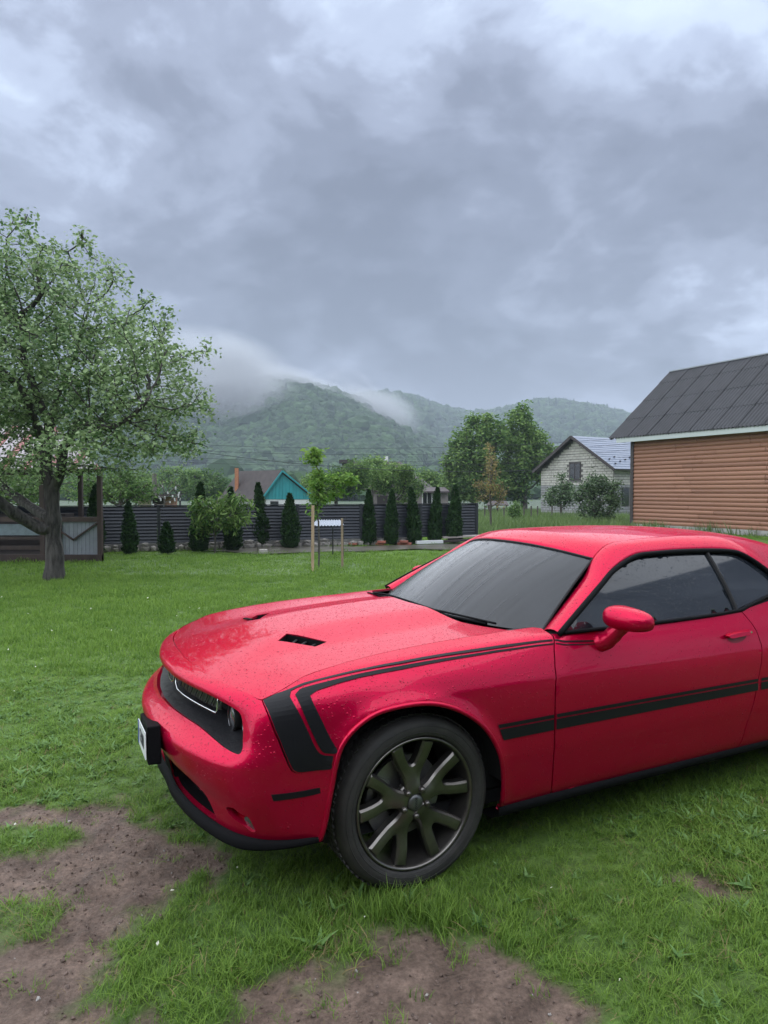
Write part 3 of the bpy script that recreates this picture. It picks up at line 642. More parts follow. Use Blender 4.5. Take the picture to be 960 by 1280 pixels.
M_stone = mat('field_stone', (.20, .185, .165), rough=.8, vary=.45, vscale=6, bump=.02, bscale=14)
r_ = random.Random(5); d0 = 2.4; n_st = 0
while d0 < PW * NP:
    wd = r_.uniform(.16, .40); hh = r_.uniform(.13, .21)
    bm = bmesh.new(); bmesh.ops.create_icosphere(bm, subdivisions=1, radius=.5)
    for v in bm.verts:
        for c_ in range(3): v.co[c_] = math.copysign(abs(v.co[c_] * 2) ** .55 / 2, v.co[c_]) * r_.uniform(.88, 1.06)
        v.co.x *= wd * .98; v.co.y *= .26; v.co.z *= hh
    me_ = bpy.data.meshes.new('stone'); bm.to_mesh(me_); bm.free(); o = obj('stone', me_, M_stone, fence)
    p = FDv * (d0 + wd / 2) + FN * .05; o.location = (p.x, p.y, hh * .42); o.rotation_euler = (r_.uniform(-.08, .08), r_.uniform(-.08, .08), fa); d0 += wd * .97
    if r_.random() < .55:
        o2 = o.copy(); COL.objects.link(o2); o2.location = (p.x, p.y, hh * .42 + hh * .62); o2.scale = (.8, .8, .6); n_st += 1
MB().beam(FDv * 2.2 + Vector((0, 0, .09)) - FN * .06, FDv * (PW * NP) + Vector((0, 0, .09)) - FN * .06, .2, .24).build('plinth', mat('mortar', (.13, .125, .115), rough=.9, vary=.3), fence)

# ---------------------------------------------------------------- pavilion on the left
M_brown = mat('brown_timber', (.045, .026, .022), rough=.6, vary=.35, vscale=7, stretch=(1, 1, .3)); M_grey = mat('grey_boards', (.21, .225, .26), rough=.6, vary=.14, vscale=5)
M_bench = mat('dark_timber', (.03, .022, .02), rough=.7); M_pblue = mat('blue_grey_board', (.16, .20, .23), rough=.6, vary=.2)  # plain dark brown for the benches, floor and dark planks
gY = 16.1; gX = gp(125, gY).x; pav = empty('pavilion', (gX, gY, 0), label='open brown timber pavilion with grey boarded side behind the apple tree', cat='pavilion')
def pv(u, v, dy=0.0): q = at(u, v, gY + dy) - Vector((gX, gY, 0)); return q
W_, Dp = 5.2, 2.5
for (px, py, wd, tp) in [(0, 0, .10, 2.12), (-.93, 0, .10, 1.0), (-1.33, 0, .10, 2.12), (-2.6, 0, .10, 2.12), (-W_, 0, .10, 2.12), (-1.27, 1.9, .10, 2.12), (-2.2, Dp, .10, 2.12), (-W_, Dp, .10, 2.12)]:
    MB().box((px, py, tp / 2 + .02), (wd, wd, tp)).build('post', M_brown, pav)
for y in (0, Dp):
    xe = .05 if y == 0 else -1.9
    MB().beam((-W_, y, .10), (xe, y, .10), .13, .17).build('beam', M_brown, pav); MB().beam((-W_, y + .002, 2.15), (xe, y + .002, 2.15), .11, .13).build('beam', M_brown, pav)
    MB().beam((-W_, y - .004, 1.0), (xe - .005, y - .004, 1.0), .09, .11).build('rail', M_brown, pav)
MB().beam((-.06, .08, .10), (-1.25, 1.85, .10), .12, .16).build('beam', M_brown, pav)
MB().prism([(-.08, .08), (-1.3, 1.85), (-2.1, Dp - .05), (-W_ + .05, Dp - .05), (-W_ + .05, .08)], .14, .20).build('floor', M_bench, pav)
for k in range(9): MB().box((-.10 - k * .094, -.004, .56), (.088, .02, .78)).build('board', M_grey, pav)
MB().beam((-.05, -.03, .92), (-.62, -.03, .52), .05, .035).build('brace', M_brown, pav); MB().beam((-.90, -.03, .72), (-.60, -.03, .52), .05, .035).build('brace', M_brown, pav)
MB().beam((-W_, .02, .76), (-1.38, .02, .76), .03, .26).build('board', M_pblue, pav); MB().beam((-W_, .02, .34), (-1.38, .02, .34), .03, .09).build('slat', M_brown, pav); MB().beam((-W_, .02, .56), (-1.38, .02, .56), .04, .06).build('slat', M_brown, pav)
MB().box((-3.2, 1.5, .45), (3.2, 1.2, .5)).build('bench', M_bench, pav); MB().box((-3.2, 2.0, .62), (3.2, .5, .9)).build('bench', M_bench, pav)
M_rr = mat('roof_red', (.30, .10, .10), rough=.45, spec=.4, vary=.15); M_rw = mat('roof_pale', (.34, .30, .32), rough=.45, vary=.1)
ey_, ez_, ry_, rz_ = -.40, 2.14, Dp / 2, 3.25
for k in range(32):                        # front and back slopes of striped sheets, clipped by the hip on the right
    x0 = .18 - k * .18; hipf = lambda x: np.clip((.20 - x) / 1.75, .02, 1)
    for sgn in (1, -1):
        ya, yb = (ey_, ry_) if sgn > 0 else (Dp + .40, ry_)
        if sgn < 0 and x0 > -1.6: continue
        f0, f1 = (float(hipf(x0)), float(hipf(x0 - .17))) if sgn > 0 else (1, 1)
        P4 = [(x0, ya, ez_), (x0 - .17, ya, ez_), (x0 - .17, ya + (yb - ya) * f1, ez_ + (rz_ - ez_) * f1), (x0, ya + (yb - ya) * f0, ez_ + (rz_ - ez_) * f0)]
        MB().add(P4 + [(p[0] + (-.02 if i in (0, 3) else .02), p[1], p[2] + .025) for i, p in enumerate(P4)], [(0, 1, 2, 3), (4, 5, 6, 7), (0, 3, 7, 4), (1, 2, 6, 5), (0, 1, 5, 4)]).build('roof_sheet', M_rr if k % 3 == 0 else M_rw, pav)
MB().add([(.20, ey_, ez_), (-1.65, Dp + .40, ez_), (-1.55, ry_, rz_)], [(0, 1, 2)]).build('hip_sheet', M_rw, pav)

# ---------------------------------------------------------------- log-sided house on the right
M_log = mat('log_siding', (.185, .080, .045), rough=.55, col2=(.315, .150, .090), vscale=3.0, bump=.004, bscale=25, stretch=(.25, 1, 3), vary=.45)
M_rf = mat('corrugated_grey', (.040, .041, .046), rough=.55, vary=.22, vscale=2.5, bump=.003, bscale=9); M_fas = mat('fascia_pale', (.42, .46, .44), rough=.5); M_dkt = mat('dark_trim', (.035, .027, .026), rough=.6)
hd = Vector((.459, -.889, 0)).normalized(); hn = Vector((.889, .459, 0)).normalized(); HC = Vector((10.72, 30, 0))
house = empty('log_house', HC, label='house with orange log siding and dark corrugated roof at the right edge', cat='house')
LEN, WID, z0, z1 = 11.5, 7.0, .24, 3.86; nL = 22; dz = (z1 - z0) / nL; ha = math.atan2(hd.y, hd.x)
prof = [(-.02, 0)] + [(-.02 - .034 * math.sin(math.pi * (k + .5) / 7) ** .7, dz * (k + .5) / 7) for k in range(7)] + [(-.02, dz)]
lg = MB(); segx = 1
lg.add([(0, p[0], p[1]) for p in prof] + [(1, p[0], p[1]) for p in prof], [(i, i + 1, len(prof) + i + 1, len(prof) + i) for i in range(len(prof) - 1)] + [tuple(range(len(prof))), tuple(range(len(prof), 2 * len(prof)))])
lg_me = mesh_from('log', lg.V, lg.F)
rl = random.Random(12)
for k in range(nL):
    cuts = [0.06, 3.0 + rl.uniform(-.8, 1.2), 6.2 + rl.uniform(-.8, 1.0), LEN]
    for a, b in zip(cuts[:-1], cuts[1:]):
        o = obj('log', lg_me, M_log, house); p = hd * a - hn * 0.0; o.location = (p.x, p.y, z0 + k * dz); o.rotation_euler = (rl.uniform(-.03, .03), 0, ha); o.scale = (b - a - .012, 1, .985)
def hpt(t, n, z): q = hd * t + hn * n; return Vector((q.x, q.y, z))
mb = MB(); mb.add([hpt(0.05, .0, z0), hpt(LEN, .0, z0), hpt(LEN, .0, z1), hpt(.05, 0, z1), hpt(.05, WID, z0), hpt(LEN, WID, z0), hpt(LEN, WID, z1), hpt(.05, WID, z1), hpt(.05, WID / 2, z1 + 2.9), hpt(LEN, WID / 2, z1 + 2.9)], [(0, 1, 2, 3), (0, 3, 8, 7, 4), (1, 5, 6, 9, 2), (4, 7, 6, 5)]).build('wall', mat('inner_wall', (.20, .10, .06), rough=.7), house)
mb = MB(); q = hpt(0.0, -.03, (z0 + z1) / 2); mb.box(q, (.16, .10, z1 - z0 + .02), M=Matrix.Rotation(ha, 3, 'Z')).build('corner_board', M_dkt, house)
mb = MB(); q = hpt(LEN / 2, .12, .05); mb.box(q, (LEN + .3, .36, .40), M=Matrix.Rotation(ha, 3, 'Z')).build('foundation', mat('foundation_stone', (.26, .25, .23), rough=.85, vary=.4, vscale=4, bump=.02, bscale=9), house)
# roof sheets: four courses of wave-profiled sheets
E0 = hpt(-.95, -.45, 3.93); RD = hpt(-.95, 3.40, 7.15); up_ = (RD - E0); rl_ = up_.length; up_.normalize(); nrm = hd.cross(up_); nrm = nrm if nrm.z > 0 else -nrm
SW, SL = 1.02, rl_ / 3.72
def sheet_mesh(w, l, waves=7, amp=.044, n=42):
    V = []; F = []
    for k in range(n + 1):
        x = w * k / n; z = amp * math.cos(2 * math.pi * waves * k / n)
        V += [(x, 0, z + .012), (x, l, z)]
    F = [(2 * k, 2 * k + 2, 2 * k + 3, 2 * k + 1) for k in range(n)]; b = len(V)
    V += [(v[0], v[1], v[2] - .012) for v in V]; F += [(b + 2 * k, b + 2 * k + 1, b + 2 * k + 3, b + 2 * k + 2) for k in range(n)] + [(2 * k, b + 2 * k, b + 2 * k + 2, 2 * k + 2) for k in range(n)] + [(0, 1, b + 1, b), (2 * n, b + 2 * n, b + 2 * n + 1, 2 * n + 1)]
    return mesh_from('roof_sheet', V, F)
sm_a = sheet_mesh(SW + .05, SL + .12); sm_s = sheet_mesh(SW + .05, SL * .72)
Mr = Matrix((hd, up_, nrm)).transposed()
for row in range(4):
    for c_ in range(14):
        o = obj('roof_sheet', sm_s if row == 3 else sm_a, M_rf, house); p = E0 + up_ * (row * SL) + hd * (c_ * SW - (.5 * SW if row % 2 else 0) * 0) + nrm * (.012 + .008 * row + rl.uniform(-.003, .003))
        o.location = p; o.rotation_euler = (Mr.to_3x3() @ Matrix.Rotation(rl.uniform(-.004, .004), 3, 'Z')).to_euler()
B0 = hpt(-.95, 2 * 3.40 + .45, 3.93)
mb = MB(); mb.add([RD, RD + hd * 14, B0 + hd * 14, B0], [(0, 1, 2, 3)]).build('roof_back', M_rf, house)
mb = MB(); mb.beam(RD + nrm * .03 - hd * .02, RD + hd * 14 + nrm * .03, .22, .05).build('ridge_cap', mat('ridge_metal', (.25, .27, .29), rough=.4), house)
mb = MB(); f0 = E0 + Vector((0, 0, -.13)) + up_ * .06 + hd * .38; mb.beam(f0, f0 + hd * 13, .03, .20).build('fascia', M_fas, house)
mb = MB(); mb.beam(E0 + up_ * .05 - nrm * .05 + hd * .05, RD - nrm * .06 + hd * .05, .10, .06).build('verge_board', M_dkt, house)
mb = MB(); mb.add([hpt(.40, -.42, 3.83), hpt(LEN, -.42, 3.83), hpt(LEN, .0, 3.80), hpt(.40, .0, 3.80)], [(0, 1, 2, 3)]).build('soffit', M_dkt, house)

# ---------------------------------------------------------------- grey block house
M_blk = mat('concrete_block', (.42, .405, .36), rough=.85, vary=.18, vscale=2.0, bump=.004, bscale=20); M_blk2 = mat('old_block', (.26, .26, .26), rough=.85, vary=.2, vscale=2)
M_mort = mat('block_mortar', (.13, .125, .115), rough=.9); M_slate = mat('blue_roof', (.13, .16, .225), rough=.42, vary=.12, vscale=2); M_win = mat('dark_pane', (.010, .012, .014), rough=.08, spec=.7)
cFR = at(767, 620, 52); cFR.z = -.45; aa = R(58); fd_ = Vector((-math.cos(aa), math.sin(aa), 0)); sd_ = Vector((math.sin(aa), math.cos(aa), 0))
FLN = 7.5; SDL = 9.0; bh = empty('block_house', cFR, label='unfinished pale block house with blue grey metal roof beyond the bushes', cat='house')
ZE, ZA = 3.93, 6.30
def bp_(f, s, z, out=0.0): q = fd_ * f + sd_ * s; return Vector((q.x, q.y, z))
mb = MB(); mb.add([bp_(0, 0, 0), bp_(FLN, 0, 0), bp_(FLN, 0, ZE), bp_(FLN / 2, 0, ZA), bp_(0, 0, ZE), bp_(0, SDL, 0), bp_(FLN, SDL, 0), bp_(FLN, SDL, ZE), bp_(FLN / 2, SDL, ZA), bp_(0, SDL, ZE)], [(0, 1, 2, 3, 4), (5, 9, 8, 7, 6), (0, 4, 9, 5), (1, 6, 7, 2)]).build('wall', M_mort, bh)
rb_ = random.Random(8); up1 = MB(); lo1 = MB(); wf, wz = (3.15, 4.35), (2.95, 4.35)
bhh, bl_ = .205, .42; outF = -sd_; outS = -fd_
for j in range(32):
    z = .30 + j * bhh; off = .21 * (j % 2)
    for i in range(-1, 19):
        f0_, f1_ = i * bl_ + off + .012, (i + 1) * bl_ + off - .012; f0_, f1_ = max(f0_, .01), min(f1_, FLN - .01)
        if f1_ - f0_ < .05: continue
        mid = abs((f0_ + f1_) / 2 - FLN / 2); lim = FLN / 2 * (1 - max(0, z + bhh - ZE) / (ZA - ZE))
        if mid + (f1_ - f0_) / 2 > lim and z + bhh > ZE: continue
        if f1_ > wf[0] and f0_ < wf[1] and z + bhh > wz[0] and z < wz[1]: continue
        c_ = fd_ * ((f0_ + f1_) / 2) + outF * .012; (lo1 if z < 2.4 else up1).box((c_.x, c_.y, z + bhh / 2), (f1_ - f0_ - .012, .05 + rb_.uniform(0, .03), bhh - .034), M=Matrix.Rotation(math.atan2(fd_.y, fd_.x), 3, 'Z'))
    if z + bhh < ZE:
        for i in range(-1, 22):
            s0, s1 = max(i * bl_ + off + .012, .01), min((i + 1) * bl_ + off - .012, SDL - .01)
            if s1 - s0 < .05 or (s1 > .9 and s0 < 1.7 and 1.0 < z + bhh and z < 2.3): continue
            c_ = sd_ * ((s0 + s1) / 2) + outS * -.012; c_ = sd_ * ((s0 + s1) / 2) - fd_ * .012; (lo1 if z < 2.4 else up1).box((c_.x, c_.y, z + bhh / 2), (s1 - s0 - .012, .05 + rb_.uniform(0, .03), bhh - .034), M=Matrix.Rotation(math.atan2(sd_.y, sd_.x), 3, 'Z'))
o = up1.build('blocks', M_blk, bh, kind='stuff'); o = lo1.build('blocks', M_blk2, bh, kind='stuff')
M_f3 = Matrix.Rotation(math.atan2(fd_.y, fd_.x), 3, 'Z')
c_ = fd_ * ((wf[0] + wf[1]) / 2) + outF * .02; zc_ = (wz[0] + wz[1]) / 2
wn = MB().box((c_.x, c_.y, zc_), (wf[1] - wf[0], .06, wz[1] - wz[0]), M=M_f3).build('window', M_dkt, bh)
for k in (-1, 1):
    q = c_ + fd_ * (k * .28) + outF * .035; MB().box((q.x, q.y, zc_), (.46, .03, 1.2), M=M_f3).build('pane', M_win, wn)
c_ = sd_ * 1.3 - fd_ * .02; MB().box((c_.x, c_.y, 1.65), (.75, .07, 1.3), M=Matrix.Rotation(math.atan2(sd_.y, sd_.x), 3, 'Z')).build('window', M_win, bh)
c_ = sd_ * 3.6 - fd_ * .02; MB().box((c_.x, c_.y, 1.1), (.9, .07, 2.0), M=Matrix.Rotation(math.atan2(sd_.y, sd_.x), 3, 'Z')).build('door', M_dkt, bh)
MB().beam(bp_(-.02, -.03, 2.42), bp_(FLN, -.03, 2.42), .08, .10).build('ledge', M_blk2, bh)
MB().beam(bp_(-.03, -.04, .12), bp_(FLN, -.04, .12), .10, .30).build('foundation', M_blk, bh)
for sgn in (0, 1):
    e0 = bp_(-.5 if sgn == 0 else FLN + .5, -.55, ZE - .30); a0 = bp_(FLN / 2, -.55, ZA + .04); e1 = bp_(-.5 if sgn == 0 else FLN + .5, SDL + .5, ZE - .30); a1 = bp_(FLN / 2, SDL + .5, ZA + .04)
    mb = MB(); mb.add([e0, a0, a1, e1] + [v + Vector((0, 0, .09)) for v in (e0, a0, a1, e1)], [(0, 1, 2, 3), (4, 5, 6, 7), (0, 1, 5, 4), (3, 2, 6, 7), (0, 3, 7, 4)]); rfo = mb.build('roof', M_dkt, bh)
    mb = MB()
    for j in range(14):       # stepped metal tile courses
        A0 = e0 + (a0 - e0) * (j / 14); A1 = e0 + (a0 - e0) * ((j + 1) / 14); B0_ = e1 + (a1 - e1) * (j / 14); B1_ = e1 + (a1 - e1) * ((j + 1) / 14); u1 = Vector((0, 0, .125)); u2 = Vector((0, 0, .098))
        mb.add([A0 + u1, B0_ + u1, B1_ + u2, A1 + u2, A0 + u2, B0_ + u2], [(0, 1, 2, 3), (4, 5, 1, 0)])
    mb.build('roof_courses', M_slate, rfo)
    MB().beam(e0 + Vector((0, 0, .02)), a0 + Vector((0, 0, .02)), .05, .22).build('barge_board', M_dkt, bh)
for k in range(10):
    for row in (1.0, 1.9):
        p = bp_(-.5 + row * .62 * 1.0 + (.3 if k % 2 else 0), .3 + k * .9, 0); t = (p - bp_(-.5, 0, 0)).dot(fd_) / (FLN / 2 + .5); p.z = ZE - .30 + t * (ZA + .34 - ZE) + .15
        if sgn and k < 5: MB().box(p, (.10, .22, .07)).build('snow_guard', M_dkt, bh)

# ---------------------------------------------------------------- houses behind the fence
M_teal = mat('teal_paint', (.02, .24, .26), rough=.6, vary=.15, vscale=3, stretch=(6, 6, .5)); M_wht = mat('whitewash', (.62, .62, .60), rough=.7, vary=.08); M_broof = mat('brown_roof', (.042, .032, .030), rough=.7, vary=.3, vscale=2)
hY = 60.0; pL = at(333, 640, hY); gz_ = -.55
th = empty('teal_house', (pL.x, hY, gz_), label='small white house with teal boarded gable and brown roof', cat='house')
# gable front (slightly turned), ridge running to the left and back
gfd = Vector((1, .25, 0)).normalized(); gsd = Vector((-.93, .75, 0)).normalized()
GW = 4.2
def tp(f, s, z): q = gfd * f + gsd * s; return Vector((q.x, q.y, z))
ze = at(333, 622, hY).z - gz_; za = at(350, 589, hY + .5).z - gz_; fa_ = 1.15
mb = MB(); mb.add([tp(0, 0, 0), tp(GW - .5, 0, 0), tp(GW - .5, 0, ze - .1), tp(0, 0, ze), tp(0, 5, 0), tp(0, 5, ze), tp(GW - .5, 5, 0), tp(GW - .5, 5, ze)], [(0, 1, 2, 3), (0, 3, 5, 4), (1, 6, 7, 2), (4, 5, 7, 6)]).build('wall', M_wht, th)
bdw = .30; k = 0; f = -.15
while f < GW - .3:
    zt = lambda q: za - .08 - max(0, (fa_ - q)) * (za - ze) / (fa_ + .35) - max(0, q - fa_) * (za - ze + .1) / (GW - .1 - fa_)
    f1 = min(f + bdw, GW - .3); zb_ = ze - .15; z_a, z_b = max(zt(f), zb_ + .02), max(zt(f1), zb_ + .02)
    mb = MB(); q0 = tp(f + .012, -.06, 0); q1 = tp(f1 - .012, -.06, 0); q2 = tp(f + .012, -.02, 0); q3 = tp(f1 - .012, -.02, 0)
    mb.add([q0 + Vector((0, 0, zb_)), q1 + Vector((0, 0, zb_)), q1 + Vector((0, 0, z_b)), q0 + Vector((0, 0, z_a)), q2 + Vector((0, 0, zb_)), q3 + Vector((0, 0, zb_)), q3 + Vector((0, 0, z_b)), q2 + Vector((0, 0, z_a))], [(0, 1, 2, 3), (4, 7, 6, 5), (0, 4, 5, 1), (2, 6, 7, 3), (0, 3, 7, 4), (1, 5, 6, 2)]).build('gable_board', M_teal, th); f = f1
A_ = tp(fa_, -.35, za); A2 = tp(fa_, 5.4, za); Lf = tp(-.7, -.35, ze - .25); L2 = tp(-.7, 5.4, ze - .25); Rt = tp(GW + .2, -.35, ze - .35); R2 = tp(GW + .2, 5.4, ze - .35); ux = Vector((0, 0, .10))
MB().add([Lf, A_, A2, L2] + [v + ux for v in (Lf, A_, A2, L2)], [(0, 1, 2, 3), (4, 5, 6, 7), (0, 1, 5, 4), (3, 2, 6, 7), (0, 3, 7, 4)]).build('roof', M_broof, th)
MB().add([Rt, A_, A2, R2] + [v + ux for v in (Rt, A_, A2, R2)], [(0, 1, 2, 3), (4, 5, 6, 7), (0, 1, 5, 4), (3, 2, 6, 7), (0, 3, 7, 4)]).build('roof', M_broof, th)
MB().beam(A_ + Vector((0, -.02, .02)), Rt + Vector((0, -.02, .02)), .05, .14).build('barge_board', M_teal, th); MB().beam(A_ + Vector((0, -.02, .02)), Lf + Vector((0, -.02, .02)), .05, .14).build('barge_board', M_teal, th)
wn = MB().box(tp(.62, -.05, ze - .62), (.75, .08, .62)).build('window', M_dkt, th); MB().box(tp(.62, -.10, ze - .62), (.60, .04, .50)).build('pane', M_win, wn)
wn = MB().box(tp(1.9, -.05, ze - .62), (.6, .08, .62)).build('window', M_wht, th); MB().box(tp(1.9, -.10, ze - .62), (.46, .04, .50)).build('pane', M_win, wn)
q = at(296, 600, hY + 2.5) - Vector((pL.x, hY, gz_)); MB().box((q.x, q.y, 2.6), (.30, .30, 3.3)).build('chimney', mat('orange_brick', (.34, .14, .07), rough=.8, vary=.2), th)
# lean-to on the left
q = at(284, 626, hY + 3) - Vector((pL.x, hY, gz_)); MB().add([q + Vector(v) for v in ((-.9, 0, -.35), (.9, 0, .1), (.9, 1.5, .1), (-.9, 1.5, -.35), (-.9, 0, -.25), (.9, 0, .2), (.9, 1.5, .2), (-.9, 1.5, -.25))], [(0, 1, 2, 3), (4, 5, 6, 7), (0, 1, 5, 4), (0, 3, 7, 4)]).build('lean_to_roof', M_broof, th)

dY = 66.0; dh = empty('brick_house', (at(430, 640, dY).x, dY, -.65), label='large grey brick house with dark hipped roof behind the round trees', cat='house')
def dp(u, v, dy=0.0): q = at(u, v, dY + dy) - dh.location; return q
M_gbr = mat('grey_brick', (.22, .19, .18), rough=.85, vary=.25, vscale=5); M_droof = mat('dark_roof', (.055, .042, .042), rough=.7, vary=.25)
wl = [dp(432, 631), dp(560, 631), dp(560, 616), dp(432, 616)]
MB().add([dp(462, 650), dp(560, 650), dp(560, 614), dp(462, 614), dp(462, 650, 6), dp(560, 650, 6), dp(560, 612, 6), dp(462, 612, 6)], [(0, 1, 2, 3), (0, 3, 7, 4), (1, 5, 6, 2), (4, 7, 6, 5)]).build('wall', M_gbr, dh)
MB().add([dp(425, 613, -.4), dp(528, 613, -.4), dp(500, 577, 3), dp(428, 577, 3), dp(425, 611, -.4), dp(528, 611, -.4)], [(0, 1, 2, 3), (4, 5, 1, 0)]).build('roof', M_droof, dh)
MB().add([dp(500, 577, 3), dp(528, 613, -.4), dp(545, 612, 6)], [(0, 1, 2)]).build('roof', M_droof, dh)
MB().add([dp(526, 614, -.6), dp(562, 614, -.6), dp(556, 609, 1.5), dp(526, 609, 1.5), dp(526, 616, -.6), dp(562, 616, -.6)], [(0, 1, 2, 3), (4, 5, 1, 0)]).build('porch_roof', M_droof, dh)
MB().beam(dp(424, 577, 2.6), dp(442, 577, 2.6), .5, .35).build('ridge_end', M_dkt, dh)
wn = MB().box(dp(534, 623, -.05), (1.0, .1, 1.3)).build('window', M_wht, dh)
for k in (-1, 1): MB().box(dp(534, 623, -.12) + Vector((k * .22, 0, 0)), (.36, .06, 1.1)).build('pane', M_win, wn)
wn = MB().box(dp(478, 626, -.05), (1.0, .1, 1.0)).build('window', M_dkt, dh)
MB().box(dp(483, 576, 3.2), (.35, .35, .9)).build('chimney', M_wht, dh)

# low shed of pale boards and a pole behind the fence
sY = 27.0; shd = empty('shed', gp(196, sY), label='low shed of pale and reddish boards behind the fence', cat='shed')
def sp_(u, v, dy=0.0): return at(u, v, sY + dy) - shd.location
M_pal = mat('pale_boards', (.40, .32, .27), rough=.8, vary=.2, vscale=6); M_pnk = mat('red_boards', (.36, .20, .16), rough=.8, vary=.2)
for k in range(6):
    a, b = sp_(173 + k * 2.7, 640), sp_(173 + (k + 1) * 2.7 - .3, 622); MB().box(((a.x + b.x) / 2, 0, (a.z + b.z) / 2), (b.x - a.x, .06, b.z - a.z)).build('board', M_pal, shd)
for k in range(5):
    a, b = sp_(207 + k * 2.9, 640), sp_(207 + (k + 1) * 2.9 - .3, 621); MB().box(((a.x + b.x) / 2, 0, (a.z + b.z) / 2), (b.x - a.x, .06, b.z - a.z)).build('board', M_pnk, shd)
a, b = sp_(190, 640), sp_(206, 622); MB().box(((a.x + b.x) / 2, .1, (a.z + b.z) / 2), (b.x - a.x, .06, b.z - a.z)).build('door', M_dkt, shd)
MB().beam(sp_(170, 620.5), sp_(223, 618.5), 1.0, .07).build('roof', M_broof, shd)
p = gp(193.5, 30); pole = MB().tube([(0, 0, -.2), (0, 0, at(193, 592, 30).z - p.z)], .10, 8).build('utility_pole', mat('old_pole', (.12, .11, .10), rough=.8), label='short grey wooden pole rising behind the low shed', cat='pole'); pole.location = p
# thin mast on the far ridge
q = at(695, 508, 1490); mst = MB().tube([(0, 0, -6), (0, 0, 8)], [1.0, .5], 6).build('radio_mast', mat('mast_grey', (.2, .2, .2)), label='tiny mast on the distant wooded ridge', cat='mast'); mst.location = q

# power lines
M_wire = mat('wire', (.03, .03, .035), rough=.6)
for k, (v0, vm, v1, u0, u1, Y0_, Y1_, lb) in enumerate([(553, 560, 545, 255, 700, 40, 55, 'uppermost of the thin power lines crossing in front of the hills'), (560, 568, 552, 255, 700, 40, 55, 'second power line from the top in front of the hills'), (569, 577, 559, 250, 705, 40, 55, 'third power line from the top, above the teal house'),
        (576, 582, 568, 250, 705, 40, 55, 'fourth power line from the top, above the teal house'), (556, 588, 578, 255, 690, 38, 55, 'lowest and thickest power line, sagging above the roofs')]):
    pts = [at(u0 + (u1 - u0) * t - 60 * (1 - t) + 120 * t, v0 * (1 - t) + v1 * t + (vm - (v0 + v1) / 2) * 4 * t * (1 - t), Y0_ + (Y1_ - Y0_) * t) for t in np.linspace(0, 1, 20)]
    c0 = pts[0].copy(); o = MB().tube([p - c0 for p in pts], .016 if k == 4 else .010, 5).build('power_line', M_wire, label=lb, cat='power line', group='power lines above the fence'); o.location = c0

# ---------------------------------------------------------------- trees and bushes further off
M_lt = foliage_material('light_leaves', (.045, .110, .028), (.17, .27, .08), trans=.35, objrand=0); M_md = foliage_material('mid_leaves', (.055, .130, .032), (.240, .360, .100), trans=.3, objrand=0)
M_dk = foliage_material('dark_leaves', (.018, .055, .016), (.075, .145, .040), trans=.25, objrand=0); M_br = foliage_material('bronze_leaves', (.15, .115, .045), (.34, .28, .12), trans=.3, objrand=0)
M_bsh = foliage_material('shrub_leaves', (.025, .065, .022), (.150, .215, .105), trans=.2, objrand=0)
def far_tree(name, label, u, Y, parts, seed, leaf, lm, r_base=.12, n_attr=260, trunk_to=None, cat='tree', group=None, dens=1.0, tip_w=3, step_f=1.0, **kw):
    """parts: crown ellipses as (u, v, half width, half height) in the photograph at distance Y"""
    p = gp(u, Y); sc = Y / FOC
    ell = [((at(a, b, Y) - p)[:], (c * sc, max(c, d) * sc * .8, d * sc)) for a, b, c, d in parts]
    cz = sum(e_[0][2] for e_ in ell) / len(ell); low = min(e_[0][2] - e_[1][2] for e_ in ell)
    tt = trunk_to or (0, 0, max(low + .15 * (cz - low), .1)); size = max(max(e_[1]) for e_ in ell)
    st_ = size * .085 * step_f
    return tree(name, label, p, [(0, 0, -.1), (0.02, 0, tt[2] * .5), tt], ell, n_attr, st_, size * 1.6, st_ * 1.5, seed, leaf, lm, .006 * size ** .5, r_base, cat=cat, group=group, dens=dens, tip_w=tip_w, shell=.2, **kw)
far_tree('broad_tree', 'left and broader of the two big green trees behind the brown sapling', 592, 72, [(592, 568, 34, 38), (568, 580, 18, 24), (612, 540, 20, 24), (600, 600, 36, 30), (590, 532, 10, 14), (560, 598, 12, 16)], 31, (28, .34, .34), M_md, .35, 460, tip_w=4)
far_tree('broad_tree', 'right and taller of the two big green trees, with a peaked top', 655, 74, [(655, 570, 32, 36), (650, 530, 17, 24), (656, 512, 7, 12), (676, 580, 18, 28), (668, 545, 14, 18), (640, 600, 30, 30)], 32, (28, .34, .34), M_md, .35, 460, tip_w=4)
far_tree('fruit_tree', 'bushy green tree just right of the staked sapling, behind the fence', 420, 48, [(415, 606, 24, 22), (442, 596, 22, 22), (400, 612, 14, 16)], 33, (26, .16, .22), M_lt, .14, 260)
far_tree('fruit_tree', 'round green tree behind the fence with its dark leaning trunk showing', 500, 50, [(490, 598, 30, 20), (512, 606, 20, 18), (470, 600, 14, 16)], 34, (26, .17, .22), M_md, .16, 260, trunk_to=(-.5, 0, 1.5))
far_tree('garden_bush', 'light green bush behind the pavilion posts', 150, 24, [(150, 612, 34, 22), (178, 616, 18, 16), (112, 610, 22, 20)], 35, (14, .10, .12), M_lt, .08, 260, cat='bush')
far_tree('garden_bush', 'light green bush left of the apple trunk, behind the pavilion', 25, 24, [(25, 612, 40, 24), (-20, 612, 30, 22)], 36, (14, .10, .12), M_lt, .08, 240, cat='bush')
far_tree('bronze_sapling', 'slim young tree with bronze brown leaves beyond the fence end', 613, 29, [(614, 590, 7, 30), (606, 612, 13, 18), (624, 618, 12, 16), (612, 560, 4, 12)], 37, (5, .085, .10), M_br, .045, 150, step_f=.6, trunk_to=(0, 0, .9))
